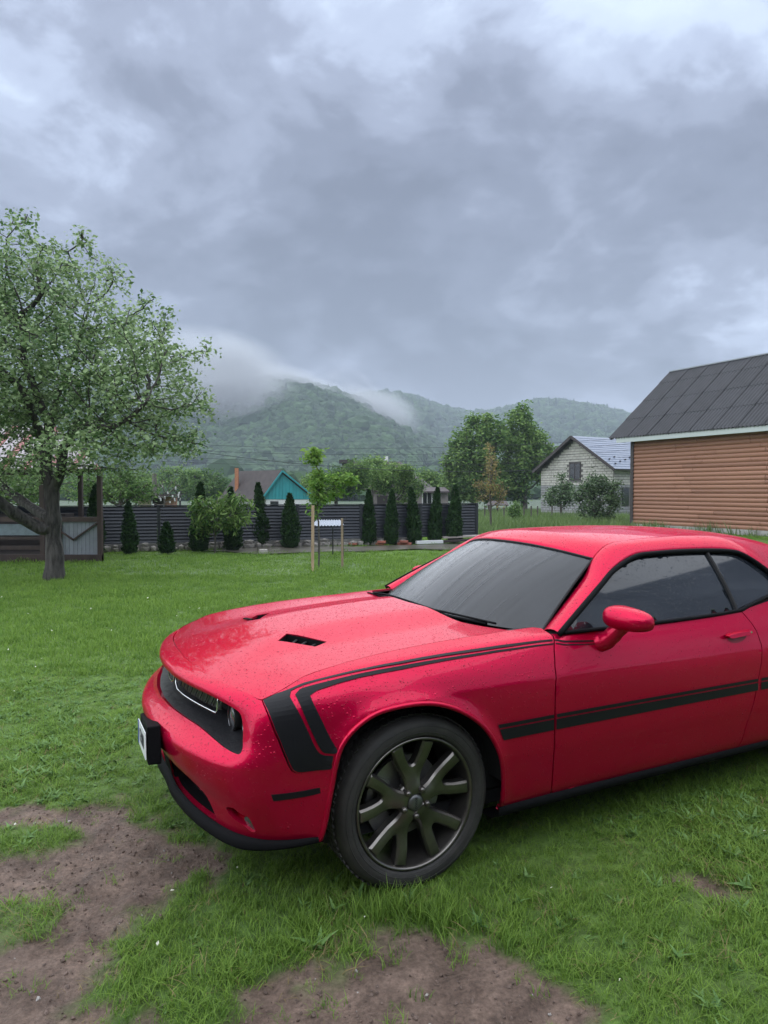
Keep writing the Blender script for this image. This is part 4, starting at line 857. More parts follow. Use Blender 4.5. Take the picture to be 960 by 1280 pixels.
far_tree('shrub', 'thin pale shrub before the left corner of the block house', 701, 46, [(701, 620, 14, 16), (690, 622, 10, 12), (710, 615, 8, 16), (702, 603, 3, 12)], 38, (9, .16, .17), M_bsh, .07, 150, cat='bush')
far_tree('shrub', 'dense dark shrub in front of the block house, beside the log house', 745, 36, [(748, 626, 26, 26), (730, 620, 15, 18), (764, 612, 14, 20), (742, 600, 10, 14), (745, 646, 24, 14)], 39, (18, .12, .14), M_bsh, .09, 260, cat='bush')
far_tree('shrub', 'small bright shrub left of the block house', 643, 40, [(643, 638, 8, 10)], 40, (10, .11, .10), M_lt, .03, 60, cat='bush')
for i, (u, v, Y, w_, h_, lb) in enumerate([(465, 590, 62, 18, 16, 'green tree between the dark roof and the round trees'), (536, 604, 78, 22, 16, 'small green tree left of the big tree pair, above the porch roof'), (258, 606, 80, 26, 20, 'pale tree between the shed and the teal house roof'), (225, 600, 85, 30, 22, 'tree beyond the pole, at the foot of the meadow'), (170, 606, 80, 30, 18, 'distant tree above the low shed'), (565, 612, 76, 16, 14, 'low tree right of the porch roof behind the thujas'), (392, 606, 75, 14, 12, 'green tree right of the teal gable'), (60, 600, 70, 60, 26, 'wide tree far behind the pavilion')]):
    far_tree('garden_tree', lb, u, Y, [(u, v, w_, h_), (u + w_ * .5, v + h_ * .3, w_ * .6, h_ * .7)], 60 + i, (20, .28, .34), M_lt if i % 3 == 2 else M_md, .15, 110, group='trees in the gardens beyond the fence')
# small hut under the big trees
kY = 60; hut = empty('hut', gp(622, kY), label='small open hut with a dark roof under the big trees', cat='hut')
def kp(u, v, dy=0.0): return at(u, v, kY + dy) - hut.location
MB().add([kp(612, 627, 1.5), kp(633, 627, 1.5), kp(636, 632), kp(608, 632), kp(612, 626, 1.5), kp(633, 626, 1.5), kp(636, 631), kp(608, 631)], [(0, 1, 2, 3), (4, 5, 6, 7), (2, 3, 7, 6)]).build('roof', M_droof, hut)
for u in (611, 622, 633): MB().beam(kp(u, 650), kp(u, 631), .12, .12, up=(0, 1, 0)).build('post', M_brown, hut)
MB().beam(kp(618, 646, .5), kp(630, 646, .5), .1, .55).build('counter', M_wht, hut)
# low plank fence before the block house
wfY = 44
for k, u in enumerate([606, 630, 655, 664, 672, 690]):
    p = gp(u, wfY); o = MB().tube([(0, 0, -.1), (0, 0, .95)], .045, 6).build('fence_stake', M_bark2, label=['weathered stake in the meadow left of the bronze sapling', 'weathered stake right of the bronze sapling in the meadow', 'weathered stake under the right big tree', 'middle of three close stakes under the right big tree', 'right one of three close stakes, at the shrub by the block house', 'weathered stake before the pale shrub'][k], cat='stake', group='stakes in the meadow'); o.location = p
# ---------------------------------------------------------------- things on the lawn
# peach sapling
M_peach = foliage_material('peach_leaves', (.045, .115, .025), (.20, .30, .08), trans=.35, objrand=0)
pY = 18.4
far_tree('peach_sapling', 'leafy young peach sapling with drooping yellow green leaves before the fence', 268, pY, [(268, 640, 30, 16), (292, 628, 22, 15), (250, 636, 16, 20), (300, 645, 18, 12), (252, 662, 14, 14), (285, 655, 12, 10)], 51, (7, .16, .09, dict(droop=.9, aspect=.32, up=.2)), M_peach, .028, 130, step_f=1.1, trunk_to=(0, 0, .55))
# staked sapling
M_fresh = foliage_material('fresh_leaves', (.10, .22, .035), (.30, .45, .10), trans=.45, objrand=0)
sY2 = 15.0
far_tree('staked_sapling', 'young tree with fresh green leaves tied between two pale stakes', 398, sY2, [(393, 572, 10, 13), (397, 600, 9, 16), (418, 600, 12, 5), (436, 598, 10, 9), (404, 622, 14, 6), (392, 638, 5, 10), (424, 616, 9, 5)], 52, (7, .100, .060, dict(droop=.35, aspect=.42)), M_fresh, .020, 90, step_f=.8, trunk_to=(0, 0, 1.0))
M_stk = mat('pale_stake', (.40, .28, .18), rough=.7, vary=.25, vscale=5, stretch=(4, 4, .5)); M_stk2 = mat('brown_stake', (.26, .19, .13), rough=.7, vary=.25)
for u, vb, vt, Y, m_, w_, lb in [(390.5, 716, 632, 14.2, M_stk, .058, 'tall pale square stake left of the staked sapling'), (428, 711, 648, 14.9, M_stk2, .048, 'shorter brown stake right of the staked sapling')]:
    p = gp(u, Y); h = at(u, vt, Y).z - p.z; o = MB().beam((0, 0, -.1), (.01 if u < 400 else -.01, 0, h), w_, w_ * .8, up=(0, 1, 0)).build('stake', m_, label=lb, cat='stake', bevel=.004); o.location = p
p = gp(321, 17.6); o = MB().tube([(0, 0, -.05), (.01, 0, .22), (-.01, 0, .46)], [.012, .010, .006], 6).build('twig', M_bark2, label='short bare stick in the lawn below the tall thuja', cat='stick'); o.location = p
p = gp(329, 18.3); o = MB().box((0, 0, .06), (.20, .14, .13)).build('concrete_block', M_blk, label='small grey block lying in the grass beside the bare stick', cat='block', bevel=.01); o.location = p
# garden stand with corrugated canopy and scroll ironwork
gY2 = 17.2; gs_ = empty('garden_stand', gp(409, gY2), label='small iron garden stand with white corrugated canopy behind the staked sapling', cat='garden stand')
def sp2(u, v, dy=0.0): return at(u, v, gY2 + dy) - gs_.location
M_white = mat('white_sheet', (.20, .23, .28), rough=.4, vary=.08); M_iron = mat('wrought_iron', (.02, .02, .022), rough=.5)
a, b, c, d = sp2(390, 657), sp2(430, 657), sp2(427, 650, .7), sp2(396, 650, .7); n = 48; V = []
for k in range(n + 1):
    t = k / n; z = .012 * math.cos(t * 2 * math.pi * 10); V += [a + (b - a) * t + Vector((0, 0, z)), d + (c - d) * t + Vector((0, 0, z))]
V += [v - Vector((0, 0, .006)) for v in V]; m2 = 2 * (n + 1)
MB().add(V, [(2 * k, 2 * k + 2, 2 * k + 3, 2 * k + 1) for k in range(n)] + [(m2 + 2 * k, m2 + 2 * k + 1, m2 + 2 * k + 3, m2 + 2 * k + 2) for k in range(n)] + [(2 * k, m2 + 2 * k, m2 + 2 * k + 2, 2 * k + 2) for k in range(n)]).build('canopy', M_white, gs_)
for u, dy in ((392, 0), (429, 0), (398, .7), (416, .7)): MB().tube([sp2(u, 656, dy), Vector((sp2(u, 656, dy).x, sp2(u, 656, dy).y, -.02))], .016, 6).build('leg', M_iron, gs_)
MB().beam(sp2(392, 675), sp2(429, 675), .03, .02).build('rail', M_iron, gs_)
for u, sg in ((389, -1), (431, 1)):
    c_ = sp2(u, 650); MB().tube([c_ + Vector((sg * (.02 + .05 * t) * math.cos(t * 7.5) - sg * .03, 0, (.02 + .05 * t) * math.sin(t * 7.5) + .02)) for t in np.linspace(0, 1, 22)], .007, 5).build('scroll', M_iron, gs_)
# sapling hung with small white pieces by the shed
p = gp(207, 24); bs_, bn, bw = tree('hung_sapling', 'thin bare sapling hung with small white pieces above the fence', p, [(0, 0, 0), (0, 0, .9)], [((at(207, 612, 24) - p)[:], (.55, .4, .5)), ((at(196, 628, 24) - p)[:], (.3, .3, .22)), ((at(222, 622, 24) - p)[:], (.25, .2, .2))], 40, .10, 2, .12, 71, (1, .05, .03), M_lt, .006, .03)
r_ = np.random.default_rng(3); kx = r_.choice(len(bn), 22, replace=False); kx = kx[bn[kx][:, 2] > .75]
mb = MB()
for q in bn[kx]: mb.box(Vector(q) - Vector((0, 0, .06)), (.045, .045, r_.uniform(.06, .13)), M=Matrix.Rotation(r_.uniform(-.3, .3), 3, 'Y'))
o = mb.build('blossom', mat('hung_white', (.52, .52, .52), rough=.6), bs_, kind='stuff', bevel=.012)  # white hanging pieces, small boxes below the twigs
# planks and bricks at the right end of the fence
M_plank = mat('grey_plank', (.25, .22, .20), rough=.7, vary=.3, vscale=4); M_rbrick = mat('red_brick', (.26, .085, .06), rough=.8, vary=.3); M_wb = mat('white_board', (.60, .60, .62), rough=.5)
for (u0, v0, u1, v1, Y, w_, h_, m_, lb) in [(520, 678, 553, 677, 21.2, .22, .09, M_wb, 'white board on the plank pile between the thujas'), (553, 672, 603, 669.5, 21.6, .30, .05, M_plank, 'uppermost grey plank sticking out past the fence end'), (548, 677, 600, 674, 21.4, .30, .06, M_bench, 'dark plank under the grey one at the fence end'), (470, 680, 515, 679.5, 21.1, .2, .08, M_bench, 'dark beam lying behind the red bricks')]:
    a, b = at(u0, v0, Y), at(u1, v1, Y + .15); c_ = (a + b) / 2; o = MB().beam(a - c_, b - c_, w_, h_).build('plank', m_, label=lb, cat='plank', bevel=.004); o.location = c_
brk = MB().box((0, 0, .035), (.25, .12, .065)).build('red_brick', M_rbrick, bevel=.006); rb2 = random.Random(4)
spots = [(441, 0, 'red brick on the ground left of the row of five thujas'), (475, 0, 'red brick on the ground between the first and second thuja of the row of five'), (477, 1, 'red brick lying on another between the first and second thuja of the row of five'), (502, 0, 'red brick on the ground just right of the second thuja of the row of five'), (509, 0, 'red brick on the ground just left of the middle thuja of the row of five'), (505, 1, 'red brick on top of two others between the second and middle thuja')]
for i, (u, lv, lb) in enumerate(spots):
    o = brk if i == 0 else brk.copy()
    if i: COL.objects.link(o)
    q = gp(u, 20.9); o.location = (q.x, 20.9 + rb2.uniform(-.1, .1), q.z + .03 + lv * .068); o.rotation_euler = (0, 0, rb2.uniform(-.5, .5)); setp(o, lb, 'brick', 'red bricks between the thujas')
# building behind the photographer (it shows as the dark lower half of the reflections in the car)
M_hw = mat('house_timber', (.055, .040, .032), rough=.8, vary=.3, vscale=3); bhs = empty('porch_house', (1.0, -2.4, 0), label='dark timber house with a low roof behind the camera', cat='house')
MB().box((0, -3.4, 1.65), (26, 6, 3.3)).build('wall', M_hw, bhs)
MB().add([(-13.6, .7, 3.1), (13.6, .7, 3.1), (13.6, -3.4, 5.0), (-13.6, -3.4, 5.0), (-13.6, .7, 3.25), (13.6, .7, 3.25), (13.6, -3.4, 5.15), (-13.6, -3.4, 5.15), (-13.6, -7.6, 3.2), (13.6, -7.6, 3.2)], [(0, 1, 2, 3), (4, 5, 6, 7), (0, 1, 5, 4), (7, 6, 9, 8)]).build('roof', M_droof, bhs)
# ---------------------------------------------------------------- car body surface (car space: x to the tail, y to the far side, z up)
PLAN = [(-.955,0),(-.947,.16),(-.924,.32),(-.884,.49),(-.83,.65),(-.775,.765),(-.70,.858),(-.60,.912),(-.48,.942),(-.3,.954),(0,.958),
        (.4,.956),(.745,.953),(.80,.953),(1.2,.955),(1.9,.96),(2.5,.965),(2.95,.967),(3.4,.955),(3.75,.905),(3.93,.80),(4.01,.6),(4.045,.3),(4.05,0)]
_p = np.array(PLAN)
_a = np.r_[0, np.cumsum(np.hypot(*np.diff(_p, axis=0).T))]
_pc = pchip(_a, _p)
S_END = _a[-1]
def s_of_x(x):                      # arclength of the side of the plan curve at x (x > -.9)
    ss = np.linspace(0, S_END, 4000)
    return np.interp(x, _pc(ss)[:, 0], ss)
# profile knots: (plan index, inward offsets, heights)
PROF = [
 (0,  [.125,.118,.10,.035,.016,.046,.076,.10,.095,.112,.155,.215],   [.31,.355,.43,.535,.608,.645,.672,.815,.840,.865,.880,.888]),
 (3,  [.088,.08,.066,.016,.004,.037,.072,.10,.095,.112,.155,.215],  [.31,.355,.43,.535,.608,.642,.670,.812,.836,.861,.876,.885]),
 (5,  [.065,.055,.04,.008,.0,.025,.055,.085,.090,.105,.14,.19],     [.312,.355,.43,.53,.61,.645,.675,.79,.820,.848,.866,.876]),
 (6,  [.055,.04,.024,.004,.0,.010,.025,.045,.062,.085,.115,.15],    [.316,.36,.43,.53,.61,.655,.69,.765,.810,.842,.860,.870]),
 (7,  [.04,.028,.014,.002,.0,.004,.012,.022,.036,.06,.10,.142],     [.322,.36,.43,.53,.61,.66,.71,.77,.82,.855,.875,.887]),
 (8,  [.03,.02,.010,.0,.0,.002,.008,.018,.032,.057,.10,.16],        [.328,.365,.43,.53,.61,.67,.72,.78,.835,.88,.905,.920]),
 (10, [.05,.025,.008,.0,.0,.0,.002,.006,.027,.055,.10,.21],         [.25,.30,.42,.53,.62,.70,.76,.815,.87,.915,.955,.974]),
 (11, [.05,.027,.010,.0,.0,.0,.002,.007,.027,.057,.095,.215],       [.25,.30,.42,.53,.62,.70,.76,.815,.87,.925,.97,.994]),
 (12, [.05,.027,.010,.0,.0,.0,.002,.008,.027,.060,.085,.215],       [.25,.30,.42,.53,.62,.70,.76,.815,.87,.94,.982,1.003]),
 (13, [.05,.027,.010,.0,.0,.0,.002,.008,.024,.046,.064,.076],       [.25,.30,.42,.53,.62,.70,.76,.815,.87,.935,.975,.996]),
 (15, [.05,.027,.010,.0,.0,.0,.002,.008,.022,.042,.064,.076],       [.25,.30,.42,.53,.62,.70,.75,.800,.86,.925,.970,1.000]),
 (17, [.05,.027,.010,.0,.0,.0,.002,.012,.035,.065,.12,.17],         [.25,.30,.42,.53,.62,.70,.75,.80,.87,.96,1.04,1.085]),
 (19, [.06,.03,.010,.0,.0,.0,.002,.012,.03,.06,.12,.20],            [.26,.32,.42,.53,.62,.70,.75,.80,.87,.96,1.04,1.075]),
 (23, [.10,.05,.010,.0,.0,.02,.04,.06,.07,.08,.10,.20],             [.28,.34,.42,.53,.62,.70,.75,.80,.87,.94,1.01,1.05]),
]
_si = np.array([_a[q[0]] for q in PROF])
_po = pchip(_si, np.array([q[1] for q in PROF])); _pz = pchip(_si, np.array([q[2] for q in PROF]))
TK = np.array([0,.11,.23,.34,.42,.48,.53,.66,.71,.76,.81,.88])   # nominal girth of each knot
NK = len(TK)
def _hermite(v, tau, t, cw=None):            # Catmull-Rom along the profile with monotone limits
    n = v.shape[-1]; h = np.diff(tau); d = np.diff(v, axis=-1) / h
    m = np.zeros_like(v)
    w1 = 2*h[1:]+h[:-1]; w2 = h[1:]+2*h[:-1]
    with np.errstate(divide='ignore', invalid='ignore'):
        hm = (w1+w2)/(w1/d[..., :-1]+w2/d[..., 1:])
    m[..., 1:-1] = np.where(d[..., :-1]*d[..., 1:] > 0, hm, 0); m[..., 0] = d[..., 0]; m[..., -1] = d[..., -1]
    i = np.clip(np.searchsorted(tau, t)-1, 0, n-2)
    r = np.arange(len(t)); u = (t-tau[i])/h[i]; hh = h[i]
    m0, m1 = m[r, i], m[r, i+1]
    if cw is not None:              # knot 7 is the sharp shoulder line of the flank
        m0 = np.where(i == 7, m0+(d[r, 7]-m0)*cw, m0); m1 = np.where(i == 6, m1+(d[r, 6]-m1)*cw, m1)
    return ((2*u**3-3*u**2+1)*v[r,i]+(u**3-2*u**2+u)*hh*m0+(-2*u**3+3*u**2)*v[r,i+1]+(u**3-u**2)*hh*m1)
def loft(s, t, inset=0.0):          # -> points on the near (driver) side, y < 0; s < 0 gives the far half
    s = np.asarray(s, float).ravel(); t = np.asarray(t, float).ravel()
    sg = np.where(s < 0, -1.0, 1.0); s = np.abs(s)
    c = _pc(s); e = 2e-3
    tan = _pc(np.minimum(s+e, S_END))-_pc(np.maximum(s-e, 0)); tan /= np.linalg.norm(tan, axis=1)[:, None]
    tan = np.where((s < 1e-3)[:, None], np.array([0, 1.]), tan)
    nin = np.stack([tan[:, 1], -tan[:, 0]], 1)     # inward normal of the plan curve
    x_ = np.clip((s-1.2)/.5, 0, 1); cw = x_*x_*(3-2*x_); off = _hermite(_po(s), TK, t, cw) + inset; z = _hermite(_pz(s), TK, t, cw)
    q = c + nin*off[:, None]
    return np.stack([q[:, 0], -sg*q[:, 1], z], 1)
# ---------------------------------------------------------------- the red car
def panel_geo(poly, fn, holes=(), step=.03, flange=.014, ref=None, tline=None):
    """fill an outline in parameter space with an even grid, lift it with fn, fold the rim inwards"""
    poly = densify(poly, step); holes = [densify(h, step) for h in holes]
    lo, hi = poly.min(0), poly.max(0)
    X, Y = np.meshgrid(np.arange(lo[0], hi[0], step), np.arange(lo[1], hi[1], step), indexing='ij'); Q = np.stack([X.ravel(), Y.ravel()], 1)
    k = inside(Q, poly) & (dist_poly(Q, poly) > step * .45)
    for h in holes: k &= ~inside(Q, h) & (dist_poly(Q, h) > step * .45)
    Q = Q[k]; loops = []; pts = []; b = 0; E = []
    if tline is not None:                        # extra rows of points keep a crease sharp
        Q = Q[np.abs(Q[:, 1] - tline) > .019]; xs_ = np.arange(lo[0], hi[0], .02); ex_ = np.vstack([np.stack([xs_, np.full(len(xs_), tline + q)], 1) for q in (-.011, 0, .011)])
        Q = np.vstack([Q, ex_[inside(ex_, poly) & (dist_poly(ex_, poly) > .008)]])
    for lp in [poly] + holes:
        n = len(lp); E += [(b + i, b + (i + 1) % n) for i in range(n)]; pts.append(lp); b += n
    A = np.vstack(pts + [Q])
    r = delaunay_2d_cdt([Vector(p) for p in A], E, [], 0, 1e-7)
    V2 = np.array([[v.x, v.y] for v in r[0]]); T = np.array([f for f in r[2] if len(f) == 3])
    cen = V2[T].mean(1); k = inside(cen, poly)
    for h in holes: k &= ~inside(cen, h)
    T = T[k]
    V = fn(V2)
    nrm = np.cross(V[T[:, 1]] - V[T[:, 0]], V[T[:, 2]] - V[T[:, 0]])
    ref = np.array([1.4, 0, .55]) if ref is None else np.asarray(ref)
    if np.sum(np.einsum('ij,ij->i', nrm, V[T].mean(1) - ref)) < 0: T = T[:, ::-1]; nrm = -nrm
    vn = np.zeros_like(V)
    for c in range(3): np.add.at(vn, T[:, c], nrm)
    vn /= np.linalg.norm(vn, axis=1)[:, None] + 1e-12
    F = [tuple(f) for f in T]
    if flange:
        ed = {}
        for f in F:
            for a, c in ((f[0], f[1]), (f[1], f[2]), (f[2], f[0])): ed[(a, c)] = 1
        bd = [(a, c) for a, c in ed if (c, a) not in ed]
        idx = {}; VV = list(V)
        for a, c in bd:
            for q in (a, c):
                if q not in idx: idx[q] = len(VV); VV.append(V[q]); VV.append(V[q] - vn[q] * flange)
        for a, c in bd: F.append((c, a, idx[a], idx[c])[::1] if False else (idx[c], idx[a], idx[a] + 1, idx[c] + 1))
        V = np.array(VV)
    return V, F
def mirror(V, F): return V * np.array([1, -1, 1]), [tuple(reversed(f)) for f in F]
CARROOT = (-.2748, 3.6555, 0.0)
car = empty('sports_car', CARROOT, R(27.05), label='wet red coupe with black stripes parked on the lawn', cat='car')
def pair(name, poly, fn, m, parent=None, both=True, smooth=True, **k):
    V, F = panel_geo(poly, fn, **k)
    a = obj(name, mesh_from(name, V, F, smooth), m, parent or car)
    if both:
        V, F = mirror(V, F); obj(name, mesh_from(name, V, F, smooth), m, parent or car)
    return a

M_paint = wet(mat('red_paint', (.50, .0030, .042), rough=.38, metal=.72, coat=.55, spec=.0), 85, .60, .0030)
M_paint.node_tree.nodes['Principled BSDF'].inputs['Coat IOR'].default_value = 1.42
M_paint.node_tree.nodes['Principled BSDF'].inputs['Specular Tint'].default_value = (1, .22, .38, 1)
M_paint.node_tree.nodes['Principled BSDF'].inputs['Coat Roughness'].default_value = .04
M_stripe = wet(mat('black_vinyl', (.008, .008, .010), rough=.42, spec=.18), 85, .4, .0008)
M_plast = mat('black_plastic', (.006, .006, .007), rough=.6, spec=.05, bump=.0004, bscale=300)
M_dark = mat('dark_void', (.006, .006, .007), rough=.8)
M_glass = wet(mat('tinted_glass', (.010, .013, .017), rough=.05, spec=.5, coat=.0), 70, .5, .0035)
M_wind = mat('wet_windscreen', (.010, .013, .017), rough=.06, spec=.50)
def streaks(m, scale, dist):
    t = m.node_tree; b = t.nodes['Principled BSDF']; tcn = t.nodes.new('ShaderNodeTexCoord'); mp = t.nodes.new('ShaderNodeMapping'); mp.inputs['Scale'].default_value = scale; t.links.new(tcn.outputs['Object'], mp.inputs[0])
    n = t.nodes.new('ShaderNodeTexNoise'); n.inputs['Scale'].default_value = 1; n.inputs['Detail'].default_value = 6; n.inputs['Roughness'].default_value = .6; t.links.new(mp.outputs[0], n.inputs['Vector'])
    bp = t.nodes.new('ShaderNodeBump'); bp.inputs['Distance'].default_value = dist; t.links.new(n.outputs[0], bp.inputs['Height']); t.links.new(bp.outputs[0], b.inputs['Normal'])
    r = t.nodes.new('ShaderNodeMapRange'); t.links.new(n.outputs[0], r.inputs[0]); r.inputs[1].default_value = .35; r.inputs[2].default_value = .65; r.inputs[3].default_value = .03; r.inputs[4].default_value = .30; t.links.new(r.outputs[0], b.inputs['Roughness'])
streaks(M_wind, (.7, 13, .7), .006)
M_rubber = mat('tyre_rubber', (.020, .019, .018), rough=.72, col2=(.040, .037, .034), vscale=14, bump=.0006, bscale=160)
M_rim = mat('gunmetal', (.145, .135, .125), rough=.30, metal=.9, vary=.25, vscale=9)
M_steel = mat('brake_steel', (.28, .28, .28), rough=.45, metal=.9, vary=.3)
M_chrome = mat('chrome', (.62, .63, .64), rough=.12, metal=1.0)
M_lens = mat('lamp_lens', (.05, .055, .06), rough=.06, spec=.7, coat=1)
M_plate = mat('plate_white', (.72, .74, .75), rough=.35)
M_ink = mat('plate_ink', (.03, .03, .04), rough=.5)
M_blue = mat('plate_blue', (.03, .07, .30), rough=.4)

ARC = np.array([(-.445, .30), (-.436, .345), (-.426, .40), (-.408, .524), (-.364, .687), (-.248, .777), (-.105, .802), (.043, .792), (.17, .745), (.276, .672), (.345, .585), (.384, .494), (.404, .38), (.410, .24)])
ARC = catmull(ARC, 5)
def flare(V):
    """a raised lip round both wheel openings"""
    V = V.copy()
    for x0 in (0.0, 2.95):
        q = np.stack([V[:, 0] - x0, V[:, 2]], 1); near = (np.abs(q[:, 0]) < .55) & (np.abs(V[:, 1]) > .8)
        if not near.any(): continue
        d = np.full(len(V), 9.0); d[near] = np.min(np.hypot(q[near, None, 0] - ARC[None, :, 0], q[near, None, 1] - ARC[None, :, 1]), 1)
        d = np.where(V[:, 2] < .27, 9, d)
        V[:, 1] += np.sign(V[:, 1]) * .016 * np.exp(-(d / .03) ** 2) * near
    return V
def body(Q): return flare(loft(Q[:, 0], Q[:, 1]))
def st(x, z):
    """side of the body: (x, z) -> loft parameters"""
    s = s_of_x(np.array([x]))[0]
    tg = np.linspace(0, TK[-1], 200)
    for _ in range(5):
        P = loft(np.full(200, s), tg); t = np.interp(z, P[:, 2], tg); p = loft([s], [t])[0]; s += (x - p[0])
    return s, t
def STs(pts): return [st(x, z) for x, z in pts]
g = .0035
# front cover
lip = [(.0, .684), (.16, .684), (.42, .688), (.632, .688), (.722, .683), (.79, .676), (.827, .655), (.846, .62), (.857, .565), (.865, .525), (.860, .500), (.835, .497), (.76, .508), (.685, .522), (.57, .542), (.457, .550), (.214, .552), (0, .549)]
lipc = catmull(lip, 4)
grille_hole = np.vstack([lipc, (lipc * [-1, 1])[::-1][1:-1]])
hc = [(0, .836), (.25, .828), (.484, .808), (.679, .800), (.827, .796), (.944 - .01, .782)]
fsA = [(.944, .780)] + STs(catmull([(-.627, .838), (-.613, .78), (-.582, .685), (-.560, .625), (-.545, .605), (-.522, .598), (-.47, .597), (-.392, .597)], 4))
arcF = [st(x, z) for x, z in ARC if z < .62 and x < 0][::-1]     # arch from the seam downwards
arcF = [q for q in arcF if q[1] < .40]
bottom = [(1.19, .0), (.0, 0)]
half = [*catmull(hc, 4).tolist(), *[(s - g, t) for s, t in fsA], *arcF, (1.19, 0), (1.0, 0), (.8, 0), (.5, 0), (.0, 0)]
half = np.array(half); full = np.vstack([half, (half * [-1, 1])[::-1][1:-1]])
intake = catmull([(.10, .275), (.25, .285), (.40, .282), (.50, .268), (.575, .248), (.620, .220), (.650, .165), (.668, .105), (.64, .078), (.5, .064), (.36, .056), (.10, .050)], 3, True)
fog = catmull([(.765, .225), (.815, .243), (.85, .228), (.893, .221), (.915, .177), (.928, .125), (.905, .115), (.865, .150), (.80, .180)], 4, True)
holes = [grille_hole, intake, intake * [-1, 1], fog, fog * [-1, 1]]
V, F = panel_geo(full, body, holes, step=.026, flange=.02)
fascia = obj('front_bumper', mesh_from('front_bumper', V, F, True), M_paint, car)
# fender
arcT = [st(x, z) for x, z in ARC]
arc_up = [q for q in arcT if not (q[1] < .405 and q[0] < 1.4)]
fd = [(s + g, t) for s, t in fsA]
fcut = [(.757, .990), (.742, .955), (.725, .915), (.708, .86), (.700, .80), (.692, .72), (.689, .60), (.690, .45), (.695, .33), (.700, .285), (.705, .268)]
fc = [(s - g, t) for s, t in STs(fcut)]
seam_top = [(1.0, .815), (1.04, .840), (1.09, .862), (1.16, .874), (1.24, .88)]
fender = fd + arc_up + [st(.41, .262)] + fc[::-1] + [(s_of_x(.762), .88)] + [(s_of_x(x), .88) for x in (.6, .4, .2, .0, -.2)] + seam_top[::-1]
pair('fender', np.array(fender), body, M_paint, step=.028, tline=.66)
# door
rcut = [(1.985, .255), (2.0, .275), (2.023, .375), (2.065, .50), (2.108, .655), (2.132, .74), (2.142, .818), (2.128, .89), (2.092, .955), (2.05, 1.012)]
dr = [(s - g, t) for s, t in STs(rcut)]
dfr = [(s + g, t) for s, t in STs(fcut)]
door_poly = np.array(dfr + dr + [(s_of_x(x), .88) for x in (1.7, 1.4, 1.1, .85)])
door = pair('door', door_poly, body, M_paint, step=.03, tline=.66)
doors = [o for o in car.children if o.name.startswith('door')]
# quarter
q0 = [(s + g, t) for s, t in STs(rcut)]
arcR = [st(x + 2.95, z) for x, z in ARC]
qend = [(s_of_x(3.50), t) for t in np.linspace(0, .88, 8)]
quarter = q0[::-1][::-1] + []
qp = q0[::-1] + [st(2.3, .25)] + arcR + qend + [(s_of_x(x), .88) for x in (3.3, 3.0, 2.75, 2.5, 2.3, 2.15)]
pair('rear_quarter', np.array(qp), body, M_paint, step=.04, tline=.66)
rb = np.array([(s_of_x(3.506), t) for t in np.linspace(0, .88, 8)] + [(s_of_x(3.7), .88), (S_END - .6, .88), (S_END - .3, .88), (S_END, .88), (S_END, 0), (S_END - .6, 0)])
for _s in (1, -1):
    V, F = panel_geo(rb, body, step=.05)
    if _s < 0: V, F = mirror(V, F)
    obj('rear_bumper', mesh_from('rear_bumper', V, F, True), M_paint, car)
for x0 in (0.0, 2.95):
    for sy in (-1, 1):
        pts = []
        for x, z in ARC:
            if z < .27: continue
            q = st(x + x0, z) if x0 else st(x, z); p = flare(loft([q[0]], [q[1]], .002))[0]; pts.append((p[0], sy * abs(p[1]), p[2]))
        mb = MB(); mb.tube(pts, .0105, 8); mb.build('arch_lip', M_paint, car, smooth=True)
# dark inner shell behind the gaps and openings
ss = np.linspace(-S_END + .02, S_END - .02, 260); tt = np.linspace(0, .88, 30)
Pg = loft(np.repeat(ss, 30), np.tile(tt, 260), .035).reshape(260, 30, 3)
Pg[:, :, 2] -= .004
Fk = []
for i in range(259):
    for j in range(29):
        c_ = Pg[i:i + 2, j:j + 2].reshape(-1, 3).mean(0)
        if min(math.hypot(c_[0], c_[2] - .37), math.hypot(c_[0] - 2.95, c_[2] - .37)) < .46 and abs(c_[1]) > .6: continue
        if abs(ss[i]) < .93 and (.46 < tt[j] < .71 or .06 < tt[j] < .30): continue
        Fk.append((i * 30 + j, i * 30 + j + 1, (i + 1) * 30 + j + 1, (i + 1) * 30 + j))
inner = obj('inner_shell', mesh_from('inner_shell', Pg.reshape(-1, 3), Fk, False), M_dark, car)
mb = MB(); mb.box((1.58, 0, .262), (3.9, 1.6, .06)); mb.box((-.35, 0, .52), (.5, 1.0, .36)); mb.box((1.4, 0, .60), (2.0, 1.6, .6)); mb.box((3.2, 0, .7), (.9, 1.0, .5)); mb.build('underbody', M_dark, car)
for x0 in (0, 2.95):
    for sy in (-1, 1):
        mb = MB(); n = 20; Vv = []
        for k in range(n + 1):
            a = math.pi * (k / n)
            for yy in (.925, .5): Vv.append((x0 + .435 * math.cos(a), sy * yy, .37 + .435 * math.sin(a)))
        mb.add(Vv, [(2 * k, 2 * k + 1, 2 * k + 3, 2 * k + 2) for k in range(n)])
        mb.build('arch_liner', M_dark, car, smooth=True)
        mb = MB(); mb.box((x0, sy * .47, .55), (.9, .06, .50)); mb.build('arch_wall', M_dark, car)
# rocker panels
for sy in (-1, 1):
    xs_ = np.linspace(.405, 2.53, 20); G = np.array([[(x, sy * .905, .272), (x, sy * .925, .262), (x, sy * .918, .225), (x, sy * .86, .195), (x, sy * .76, .19)] for x in xs_])
    obj('side_sill', grid_mesh('side_sill', G, False, sy > 0), M_plast, car)
